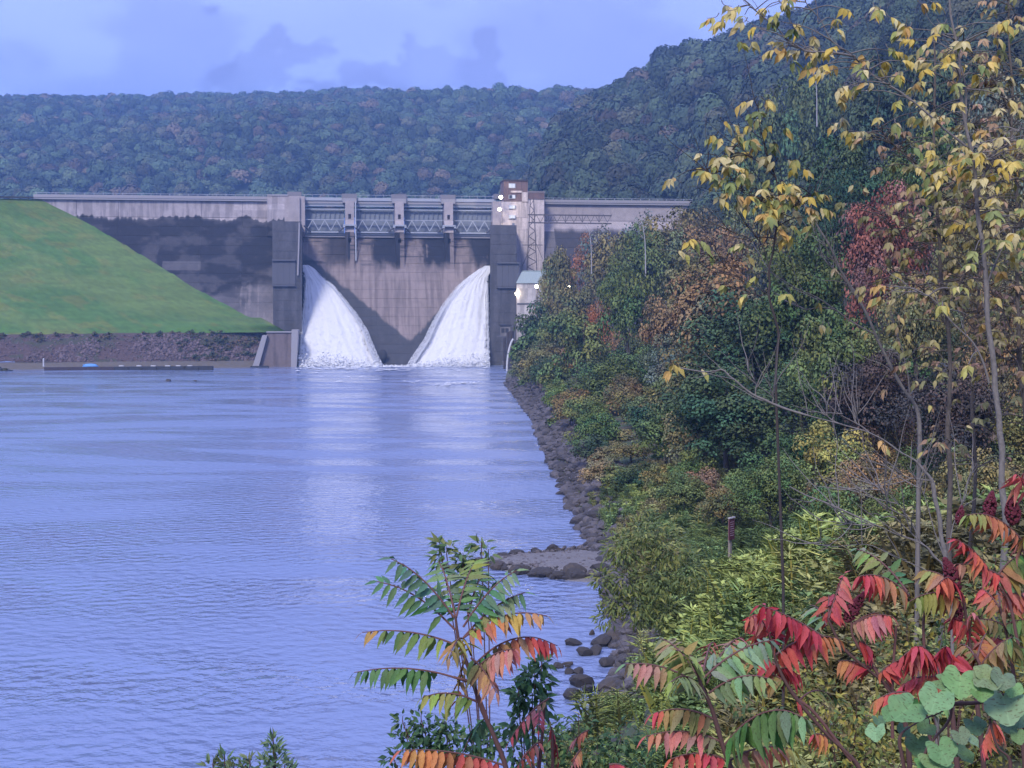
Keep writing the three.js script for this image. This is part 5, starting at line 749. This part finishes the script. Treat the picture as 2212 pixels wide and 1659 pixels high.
// ---------- grape vine ----------
const grapeGeo = [0, 1, 2].map(i => {
  const out = [], n = 44, rr = rngOf(60 + i); for (let k = 0; k < n; k++) { const a = k / n * 6.2832, lob = 0.9 + 0.065 * Math.cos(5 * a) + 0.02 * (k % 2) + 0.03 * Math.sin(3 * a + i) - 0.55 * Math.exp(-((a - Math.PI) ** 2) * 7); out.push([0.5 + 0.5 * lob * Math.cos(a) * 1.05, 0.52 * lob * Math.sin(a)]); }
  const pos = [], uv = [], idx = [], h = (x, z) => 0.13 * Math.abs(z) - 0.32 * (x - 0.45) ** 2 + 0.05 * Math.sin(x * 7 + i * 2) * Math.cos(z * 8 + i);
  pos.push(0.42, h(0.42, 0), 0); uv.push(0.5, 0.4); for (const f of [0.5, 1]) out.forEach(([x, z]) => { const X = lerp(0.42, x, f), Z = z * f; pos.push(X, h(X, Z), Z); uv.push(0.5 + Z, X); });
  for (let k = 0; k < n; k++) { const a = 1 + k, b = 1 + (k + 1) % n; idx.push(0, b, a, a, b, b + n, a, b + n, a + n); }
  const g = new THREE.BufferGeometry(); g.setAttribute('position', new THREE.Float32BufferAttribute(pos, 3)); g.setAttribute('uv', new THREE.Float32BufferAttribute(uv, 2)); g.setIndex(idx); g.computeVertexNormals(); return g;
});
{
  const d = 4.6, w = P(2110, 1700, d), base = V(w.x, groundY(w.x, w.z), w.z), vine = thing('grape_vine', 'grape vine with broad pale green lobed leaves among the sumacs', 'vine', base), z8 = (x, y) => [1810.4 + x * 0.18156, 1371.5 + y * 0.18156];
  const stems = [[[780, 1560], [740, 1200], [880, 1080], [1250, 900]], [[1000, 1500], [1330, 1000], [1350, 760]], [[2050, 1500], [1900, 1340], [1800, 1000]], [[1350, 820], [1700, 800], [2000, 700]]];
  stems.forEach((s, i) => part('stem', limb((i < 3 ? [V(0, -0.1, 0)] : []).concat(s.map(([x, y]) => { const q = z8(x, y); return P(q[0], q[1], d + 0.04).sub(base); })), 0.008, 0.004, 6), darkBark2, vine));
  const L = [[850, 860, 470, 0], [1180, 720, 400, 1], [1460, 520, 430, 0], [1240, 560, 300, 2], [1800, 500, 360, 1], [1960, 500, 300, 2], [1980, 790, 520, 3], [640, 930, 240, 2], [450, 1130, 240, 3], [950, 1280, 330, 4], [1220, 1350, 360, 0], [1100, 1450, 300, 1], [1060, 1080, 260, 4], [1420, 1330, 220, 4], [1560, 1230, 240, 3], [1620, 1060, 260, 4], [1450, 1180, 220, 2], [780, 1120, 180, 4], [1700, 650, 260, 2], [2080, 620, 240, 1], [2150, 1000, 260, 4], [2030, 1080, 220, 4], [1250, 1530, 260, 0], [480, 1010, 180, 4], [1720, 430, 220, 1], [2140, 1190, 200, 2], [1500, 1420, 240, 4], [1020, 1530, 240, 2]];
  const tones = [[0.19, 0.34, 0.15], [0.23, 0.36, 0.15], [0.16, 0.29, 0.12], [0.26, 0.40, 0.21], [0.11, 0.22, 0.095]];
  L.forEach(([x, y, s, t], i) => { const q = z8(x, y), p = P(q[0], q[1], d + (t === 4 ? 0.16 : -0.02) + (RF() - 0.5) * 0.1).sub(base), sz = s * 0.18156 * d / FOCAL * 1.08, a = -1.57 + (RF() - 0.5) * 2.2, dir = V(Math.cos(a), Math.sin(a) * 0.8 + 0.15, 0.45 + 0.3 * RF()), nor = V((RF() - 0.5) * 0.7, 0.85, t === 3 ? 0.25 : 0.75); p.addScaledVector(dir.clone().normalize(), -sz * 0.45); leafPart('leaf', grapeGeo[i % 3], blade(tones[t].map(v => v * lerp(0.85, 1.12, RF()))), basis(p, dir, nor, sz), vine); });
}
// ---------- leaves by the cluster ----------
function leafSet(plant, list, most = 300) {                              // list of {geo, c, m}; the largest showing as single leaves, the rest joined
  list.slice(0, most).forEach(e => leafPart('leaf', e.geo, blade(e.c), e.m, plant));
  const rest = list.slice(most).map(e => { const g = e.geo.clone().applyMatrix4(e.m), n = g.attributes.position.count, c = new Float32Array(n * 3); for (let k = 0; k < n; k++) c.set(e.c, k * 3); g.setAttribute('color', new THREE.BufferAttribute(c, 3)); return g; });
  if (rest.length) { const o = part('leaves', mergeGeometries(rest), restMat, plant); o.userData.kind = 'stuff'; }
}
const restMat = new THREE.MeshPhysicalMaterial({ vertexColors: true, map: veinTex, roughness: 0.6, side: THREE.DoubleSide, transmission: 0.3, thickness: 0, specularIntensity: 0.4 });
const YC = [[0.70, 0.56, 0.17], [0.66, 0.55, 0.22], [0.62, 0.47, 0.10], [0.46, 0.45, 0.14], [0.34, 0.38, 0.14], [0.60, 0.40, 0.14], [0.62, 0.54, 0.28], [0.26, 0.32, 0.12], [0.66, 0.58, 0.30]];
const PALE = [[0.60, 0.52, 0.26], [0.50, 0.44, 0.20], [0.35, 0.34, 0.15], [0.48, 0.33, 0.20], [0.30, 0.30, 0.14], [0.50, 0.42, 0.14], [0.25, 0.26, 0.12], [0.38, 0.26, 0.17]];
function spray(list, p, out, n, len, pal, rnd) {                          // a drooping twig of paired leaves
  const tw = out.clone().multiplyScalar(len * n * 0.14), pts = []; let base = pal[Math.floor(rnd() * pal.length)];
  for (let i = 0; i < n; i++) { const t = i === n - 1 ? 1 : (Math.floor(i / 2) + 1) / (Math.ceil(n / 2) + 0.5), q = p.clone().addScaledVector(tw, t).add(V(0, -len * 0.3 * t * t, 0)), sd = i === n - 1 ? 0 : i % 2 ? 1 : -1, side = V(-out.z, 0, out.x).multiplyScalar(sd), d = out.clone().multiplyScalar(0.45).add(side).add(V(0, -lerp(0.5, 1.6, rnd()), 0)).addScaledVector(inDir(rnd), 0.35), nn = V((rnd() - 0.5) * 1.2, 0.7, 0.5 + rnd() * 0.5).addScaledVector(inDir(rnd), 0.4); const c = rnd() < 0.7 ? base : pal[Math.floor(rnd() * pal.length)], k = lerp(0.8, 1.2, rnd()); list.push({ geo: ovates[Math.floor(rnd() * 4)], c: c.map(x => x * k), m: basis(q, d, nn, len * lerp(0.7, 1.2, rnd())) }); }
  return tw;
}
function slimTree(label, d, trunk, branches, clusters, o = {}) {
  const rnd = rngOf(o.seed || 1), at = ([u, v, dz = 0]) => P(u, v, d + dz), a0 = at(trunk[0]), base = V(a0.x, Math.min(groundY(a0.x, a0.z), a0.y - 0.1), a0.z), t = thing('slim_tree', label, 'tree', base, 'slim autumn trees on the near slope'), rel = p => at(p).sub(base), kink = (ps, q) => { const out = []; ps.forEach((p, i) => { if (i) { const m = out[out.length - 1].clone().lerp(p, 0.5), l = out[out.length - 1].distanceTo(p); out.push(m.addScaledVector(inDir(rnd), l * q)); } out.push(p); }); return out; }, m = o.bark || greyBark, w = o.w || 0.03;
  part('trunk', limb(kink([V(0, -0.2, 0), ...trunk.map(rel)], 0.035), w, w * 0.25, 8, 0.12), m, t);
  branches.forEach((b, i) => part('branch', limb(kink(b.map(rel), 0.06), w * (b.w || 0.33), w * 0.07, 6, 0.1), m, t));
  const list = [], twigs = []; clusters.forEach(([u, v, n = 6, dz = 0]) => { const p = rel([u, v, dz + (rnd() - 0.5) * 0.5]), a = rnd() * 6.28, out = V(Math.cos(a), -0.1, Math.sin(a) * 0.6); const tw = spray(list, p, out, n, o.len || 0.098, o.pal || YC, rnd); twigs.push(limb([p.clone().addScaledVector(tw, -0.3).add(V(0, 0.03, 0)), p, p.clone().add(tw)], 0.004, 0.002, 4)); });
  // leafy twigs of their own along the branches
  (o.along || []).forEach(([bi, n]) => { const pts = (bi < 0 ? trunk : branches[bi]).map(rel), cv = new THREE.CatmullRomCurve3(pts); for (let i = 0; i < n; i++) { const q = cv.getPoint(lerp(o.from || 0.2, 1, rnd())), a = rnd() * 6.28, out = V(Math.cos(a), (rnd() - 0.4) * 0.8, Math.sin(a)).normalize(), l = lerp(0.1, o.reach || 0.7, rnd()), e = q.clone().addScaledVector(out, l); twigs.push(limb([q, q.clone().lerp(e, 0.5).add(V(0, 0.03, 0)), e], 0.006, 0.003, 4)); spray(list, e, out, 4 + Math.floor(rnd() * 6), o.len || 0.098, o.pal || YC, rnd); } });
  branches.concat([trunk]).forEach((b, k) => { const cv = new THREE.CatmullRomCurve3(b.map(rel)); for (let i = 0; i < 7; i++) { const t0 = lerp(0.25, 0.97, rnd()), q = cv.getPoint(t0), tg = cv.getTangent(t0), out = tg.clone().multiplyScalar(0.8).addScaledVector(inDir(rnd), 0.8).add(V(0, 0.25, 0)).normalize(), l = lerp(0.15, 0.6, rnd()); twigs.push(limb(kink([q, q.clone().addScaledVector(out, l * 0.5), q.clone().addScaledVector(out, l).add(V(0, 0.08 * l, 0))], 0.08), 0.0045, 0.0012, 4)); } });
  twigs.forEach(g => part('twig', g, m, t));
  leafSet(t, list); return t;
}
const c5 = a => a.map(([x, y, ...r]) => [1481 + x * 0.3307, y * 0.3307, ...r]), c9 = a => a.map(([x, y, ...r]) => [1426.4 + x * 0.35514, 384 + y * 0.35514, ...r]), c10 = a => a.map(([x, y, ...r]) => [1481 + x * 0.3307, 823 + y * 0.3307, ...r]);
slimTree('slim tree with a pale grey trunk and long yellow leaved limb', 12, [[2174, 1130], [2165, 970], [2158, 899], [2147, 785], [2131, 615], [2122, 519], [2110, 430], [2099, 331], [2086, 271], [2074, 180], [2066, 90], [2050, -20]], [
  [[2090, 318], [2043, 281], [1944, 198], [1848, 127], [1795, 86], [1742, 7], [1720, -40]], [[1848, 122], [1745, 111], [1706, 93], [1640, 30], [1603, -5]], c9([[2000, 1250], [1900, 1000], [1650, 730], [1480, 640]]), [[2110, 430], [2150, 330], [2205, 280]], [[2086, 271], [2066, 110], [2060, 60]], [[2131, 615], [2190, 500], [2230, 470]], [[2099, 345], [2160, 360], [2230, 400]]],
  c5([[200, 110], [260, 130], [330, 60], [250, 30], [390, 140], [620, 20], [690, 150], [720, 180], [340, 270], [420, 270], [570, 310], [690, 390], [830, 230], [870, 330], [810, 310], [660, 310], [1180, 360], [1210, 390], [1320, 310], [1270, 440], [1400, 490], [1230, 40], [1270, 60], [1330, 110], [1440, 150], [1470, 170], [1400, 200], [1660, 150], [1690, 150], [1040, 560], [1080, 610], [1000, 640], [1020, 760], [1010, 800], [1080, 860], [1390, 660], [1370, 800], [1480, 960], [1600, 980], [1660, 1040], [1500, 1090], [1700, 1080], [1800, 950], [1780, 440], [1850, 420], [1900, 420], [1960, 400], [2040, 320], [2000, 360], [1750, 350], [2080, 140], [2130, 120], [2190, 180], [2010, 240], [1530, 20], [1600, 10]].map(e => [...e, 6])), { seed: 11, w: 0.031, along: [[-1, 14], [0, 26], [1, 10], [2, 8], [3, 22], [4, 16], [5, 26], [6, 26]], reach: 0.5, from: 0.15 });
slimTree('slim dark stemmed sapling with yellow leaves in front of the dam end', 13, [[1676, 815], [1682, 721], [1661, 640], [1661, 583], [1676, 500], [1686, 463], [1676, 384], [1653, 324], [1643, 281], [1638, 222]], [
  c5([[590, 1160], [420, 1020], [340, 950], [180, 1130], [90, 1090]]), c5([[700, 1420], [500, 1330], [280, 1150]]), [[1661, 583], [1650, 537], [1615, 490], [1560, 460], [1480, 430]], [[1650, 537], [1580, 500], [1500, 470]], c5([[620, 1400], [760, 1310], [860, 1250]]), [[1661, 640], [1600, 600], [1540, 560], [1526, 540]]],
  c5([[450, 650], [400, 660], [510, 650], [540, 640], [410, 740], [500, 770], [300, 810], [360, 830], [440, 810], [560, 820], [650, 830], [240, 790], [200, 880], [250, 900], [330, 880], [390, 870], [250, 950], [430, 900], [540, 930], [580, 950], [260, 1020], [310, 1040], [190, 1060], [110, 1090], [150, 1130], [200, 1130], [260, 1080], [380, 1130], [440, 1130], [590, 1050], [570, 1010], [660, 1040], [740, 1040], [700, 1100], [760, 1100], [220, 1190], [250, 1270], [220, 1290], [330, 1270], [370, 1290], [440, 1290], [420, 1340], [500, 1330], [550, 1270], [600, 1190], [640, 1200], [560, 1170], [690, 1290], [750, 1260], [830, 1240], [710, 1370], [830, 1380], [560, 1460], [620, 1470], [680, 1470], [600, 1500], [640, 1540], [700, 1540], [540, 1530], [830, 1470], [40, 1560], [90, 1570]].map(e => [...e, 5])).concat([[1462, 540, 5], [1497, 515, 5], [1529, 544, 3], [1611, 547, 2], [1568, 615, 4], [1618, 633, 4], [1451, 785, 5], [1452, 800, 4], [1512, 795, 3]]), { seed: 23, w: 0.014, bark: darkBark, len: 0.105, along: [[0, 16], [1, 16], [4, 8], [-1, 10]], reach: 0.3 });
slimTree('slim dark trunked tree with pale yellow leaves beside the grey trunk', 13.5, [[2050, 1205], [2053, 1021], [2051, 846], [2044, 668], [2030, 526], [2019, 384], [2020, 165], [2016, 60]], [c9([[1740, 900], [1620, 700], [1520, 620], [1400, 560]]), c9([[1720, 560], [1560, 420], [1400, 300], [1330, 200]]), c9([[1700, 400], [1850, 250], [1960, 120]]), [[2019, 384], [1950, 330], [1890, 270]], [[2044, 668], [2100, 560], [2160, 520]], [[2025, 450], [2090, 380], [2160, 330]]],
  c9([[1180, 40], [1230, 60], [1370, 180], [1400, 300], [1410, 310], [1300, 265], [1360, 470], [1390, 490], [1430, 340], [1470, 240], [1500, 210], [1340, 550], [1500, 800], [1480, 810], [1440, 830], [1540, 800], [1570, 700], [1340, 745], [1420, 650], [1450, 660], [1640, 330], [1680, 300], [1720, 290], [1840, 190], [1830, 200], [1560, 490], [1480, 460], [1500, 430], [1440, 440], [1620, 20], [1450, 900], [1420, 890], [1560, 1230], [1620, 1230], [1690, 1210], [1630, 1380], [1380, 1285], [1600, 1030], [1640, 980], [1490, 950], [1440, 990], [1520, 880], [1660, 980]].map(e => [...e, 3])), { seed: 37, w: 0.03, bark: bark, len: 0.088, pal: PALE, along: [[-1, 36], [0, 14], [1, 24], [2, 30], [3, 30], [4, 30], [5, 30]], from: 0.1, reach: 0.5 });
slimTree('leaning grey sapling stretching long bare branches over the shrubs', 11, [[2043, 1206], [2030, 1120], [2013, 1038], [1977, 995], [1911, 952], [1871, 932], [1812, 915], [1726, 892], [1669, 872], [1633, 856], [1590, 823], [1561, 799], [1519, 803], [1470, 795]], [[[1878, 935], [1845, 912], [1778, 863]], [[1633, 856], [1634, 830], [1615, 800]], [[1669, 872], [1671, 860], [1668, 850]], [[1812, 915], [1790, 902], [1780, 890]], [[1847, 912], [1852, 895]], [[2013, 1038], [1960, 1030], [1900, 1000]]], [[1900, 950, 3], [1905, 960, 2]], { seed: 41, w: 0.019 });
slimTree('forked grey sapling leaning across the red brown tree', 14, [[1985, 1010], [1980, 881], [1934, 810], [1895, 732], [1853, 643], [1817, 586], [1767, 490], [1730, 430]], [[[1888, 721], [1803, 668], [1718, 622], [1657, 583], [1572, 544], [1526, 540]], [[1817, 586], [1790, 545], [1775, 520]], [[1853, 643], [1830, 610], [1780, 560], [1750, 470]], [[1965, 860], [1950, 760], [1930, 700]], [[1803, 668], [1740, 668], [1695, 650]]], [[1767, 652, 4], [1806, 578, 4], [1777, 700, 3], [1790, 702, 2], [1870, 712, 2], [1500, 520, 4]], { seed: 43, w: 0.026 });
slimTree('low bare shrub of grey whips fanning over the sumacs', 9.5, [[2040, 1225], [2000, 1180], [1891, 1134], [1779, 1084], [1706, 1051]], [[[2020, 1240], [1987, 1225], [1878, 1177], [1795, 1180], [1759, 1160]], [[2010, 1190], [1927, 1111], [1838, 1048]], [[1928, 1110], [1920, 1080], [1898, 1054]], [[1985, 1165], [1940, 1090], [1880, 1040]], [[1891, 1134], [1810, 1128], [1748, 1120]], [[2040, 1205], [2000, 1080], [1960, 1000]], [[2050, 1190], [2080, 1080], [2110, 1000]]], [], { seed: 47, w: 0.014 });
slimTree('tall pale yellow leaved tree at the top of the near slope', 15, [[2230, 1120], [2216, 900], [2200, 700], [2196, 500], [2185, 300], [2180, 100], [2176, -40]], [[[2205, 760], [2150, 640], [2110, 590]], [[2200, 560], [2140, 470], [2090, 440]], [[2190, 400], [2130, 300], [2080, 250]], [[2184, 250], [2130, 150], [2080, 90]], [[2196, 480], [2230, 400], [2260, 300]], [[2208, 800], [2160, 740], [2100, 720]]], [], { seed: 53, w: 0.032, bark: bark, len: 0.088, pal: PALE, along: [[-1, 90], [0, 40], [1, 44], [2, 44], [3, 44], [4, 24], [5, 30]], from: 0.05, reach: 0.65 });
slimTree('thin brown stemmed sapling with pinkish leaves among the grey trunks', 16.5, [[2105, 1080], [2100, 900], [2112, 700], [2120, 520], [2140, 380], [2150, 240]], [[[2112, 720], [2060, 640], [2010, 600]], [[2118, 560], [2070, 480], [2030, 450]], [[2110, 760], [2180, 660], [2220, 620]], [[2140, 400], [2200, 330], [2230, 260]]], [], { seed: 59, w: 0.026, bark: bark, len: 0.082, pal: [[0.42, 0.30, 0.18], [0.46, 0.30, 0.22], [0.30, 0.27, 0.13], [0.38, 0.34, 0.15]], along: [[-1, 80], [0, 40], [1, 40], [2, 44], [3, 40]], from: 0.05, reach: 0.7 });
// ---------- leafy shrubs at the foot of the frame ----------
function leafyShrub(name, label, category, d, spots, pal, len, o = {}) {
  const rnd = rngOf(o.seed || 5), c0 = P(spots[0][0], spots[0][1], d), gx = o.root ? P(o.root[0], o.root[1], d).x : c0.x, base = V(gx, groundY(gx, -d), -d), t = thing(name, label, category, base, o.group), list = [], stems = [];
  spots.forEach(([u, v, r, n, dz = 0]) => { const c = P(u, v, d + dz), R = r * d / FOCAL, e = c.clone().sub(base); stems.push(limb([V(0, -0.1, 0), V(e.x * 0.35, e.y * 0.55, e.z * 0.5), e, e.clone().add(V(0, R * 0.6, 0))], 0.0055, 0.002, 5)); for (let i = 0; i < n; i++) { const q = inDir(rnd).multiplyScalar(R * Math.pow(rnd(), 0.45)), p = e.clone().add(q), dir = q.clone().normalize().addScaledVector(inDir(rnd), 0.7).add(V(0, -0.3 + (o.up || 0), 0)), nn = V((rnd() - 0.5), 0.8, 0.4).addScaledVector(inDir(rnd), 0.5), k = lerp(0.75, 1.25, rnd()); list.push({ geo: (o.geo || ovates)[Math.floor(rnd() * (o.geo || ovates).length)], c: pal[Math.floor(rnd() * pal.length)].map(x => x * k), m: basis(p, dir, nn, len * lerp(0.6, 1.3, rnd())) }); } });
  stems.forEach(g => part('stem', g, o.bark || darkBark2, t)); leafSet(t, list, o.most || 250); return t;
}
const DKG = [[0.045, 0.12, 0.055], [0.055, 0.14, 0.06], [0.04, 0.10, 0.05], [0.075, 0.16, 0.06]], MIXG = [[0.10, 0.18, 0.07], [0.14, 0.22, 0.08], [0.08, 0.15, 0.06], [0.18, 0.22, 0.07]], YEL = [[0.34, 0.34, 0.07], [0.24, 0.28, 0.08], [0.45, 0.38, 0.08], [0.16, 0.22, 0.07], [0.20, 0.16, 0.07]];
leafyShrub('sapling', 'dark green maple sapling beside the tall green sumac', 'sapling', 7.6, [[1155, 1470, 34, 90], [1150, 1520, 42, 120], [1130, 1560, 38, 80], [1170, 1430, 20, 30], [1120, 1500, 24, 40]], DKG, 0.062, { seed: 61, root: [1150, 1700] });
leafyShrub('sapling', 'green sapling top rising behind the tall green sumac', 'sapling', 8.5, [[965, 1200, 32, 55], [1000, 1215, 34, 60], [1040, 1180, 16, 14], [1055, 1195, 14, 10], [950, 1175, 12, 12], [1010, 1250, 40, 60]], MIXG, 0.068, { seed: 67, root: [1060, 1700], geo: leaflets.slice(0, 2).concat(ovates.slice(0, 1)) });
leafyShrub('leafy_shrub', 'small leaved dark green shrub round the foot of the tall sumac', 'shrub', 8.2, [[880, 1600, 30, 50], [920, 1590, 36, 70], [970, 1600, 44, 110], [1020, 1610, 46, 120], [1060, 1600, 40, 90], [870, 1560, 22, 26], [910, 1556, 26, 34], [960, 1565, 30, 40], [850, 1640, 24, 40], [1110, 1620, 50, 130], [930, 1640, 50, 130], [1010, 1660, 50, 120]], DKG.concat([[0.12, 0.2, 0.08]]), 0.05, { seed: 71, root: [1040, 1760] });
leafyShrub('leafy_shrub', 'mixed green bush crowding under the pale green sumac', 'shrub', 9.5, [[1190, 1590, 50, 130], [1240, 1610, 50, 130], [1290, 1620, 50, 120], [1340, 1600, 50, 120], [1250, 1560, 34, 50], [1180, 1640, 50, 120], [1330, 1650, 60, 120], [1400, 1630, 50, 100]], MIXG.concat(DKG), 0.05, { seed: 73, root: [1260, 1760] });
leafyShrub('leafy_shrub', 'feathery bluish shrub tip alone against the open water', 'shrub', 6.5, [[590, 1600, 12, 26], [592, 1620, 18, 36], [595, 1645, 26, 50], [575, 1655, 22, 36], [615, 1665, 24, 30]], [[0.14, 0.24, 0.12], [0.11, 0.2, 0.12], [0.18, 0.26, 0.12]], 0.045, { seed: 79, geo: leaflets, up: 0.9, root: [600, 1800] });
leafyShrub('leafy_shrub', 'low feathery shrub tops just breaking above the slope edge', 'shrub', 6.5, [[485, 1640, 14, 30], [460, 1655, 16, 26], [505, 1660, 20, 30], [540, 1648, 16, 26], [530, 1665, 22, 30]], [[0.10, 0.19, 0.10], [0.13, 0.22, 0.10], [0.16, 0.2, 0.09]], 0.045, { seed: 83, geo: leaflets, up: 0.8, root: [500, 1800] });
leafyShrub('leafy_shrub', 'yellow leaved undergrowth bush between the sumac stems', 'shrub', 9.0, [[1780, 1520, 60, 150], [1850, 1540, 60, 150], [1900, 1580, 60, 150], [1800, 1600, 60, 150], [1870, 1630, 60, 140], [1740, 1460, 40, 60], [1950, 1640, 50, 90], [1730, 1570, 50, 100], [2100, 1630, 60, 120], [2170, 1600, 60, 120], [2200, 1660, 60, 110], [2040, 1660, 50, 90], [2130, 1560, 50, 80]], YEL, 0.05, { seed: 89, root: [1830, 1760] });
leafyShrub('leafy_shrub', 'yellow green bush behind the scarlet sumacs', 'shrub', 10.5, [[1960, 1380, 60, 110], [2040, 1330, 70, 130], [2120, 1300, 70, 130], [2190, 1360, 70, 120], [1880, 1420, 60, 110], [2150, 1220, 60, 100], [2050, 1420, 70, 130], [2180, 1480, 60, 100], [1650, 1560, 70, 130], [1600, 1500, 50, 90]], MIXG.concat(YEL), 0.055, { seed: 97, root: [2050, 1700] });
leafyShrub('willow_shrub', 'narrow leaved willow shrub over the near cove rocks', 'shrub', 34, [[1340, 1180, 40, 300], [1390, 1160, 46, 340], [1440, 1180, 50, 380], [1360, 1250, 50, 380], [1420, 1250, 54, 420], [1330, 1300, 30, 180], [1300, 1250, 24, 120], [1480, 1230, 50, 340], [1380, 1310, 46, 320], [1440, 1320, 46, 300], [1310, 1330, 30, 120]], [[0.22, 0.27, 0.08], [0.16, 0.22, 0.07], [0.28, 0.30, 0.09], [0.12, 0.17, 0.06]], 0.17, { seed: 101, root: [1390, 1520], geo: leaflets, bark: darkBark, most: 200 });
// ---------- finish ----------
scene.traverse(o => { if (o.isMesh) { o.castShadow = true; o.receiveShadow = true; } });
renderer.render(scene, camera);
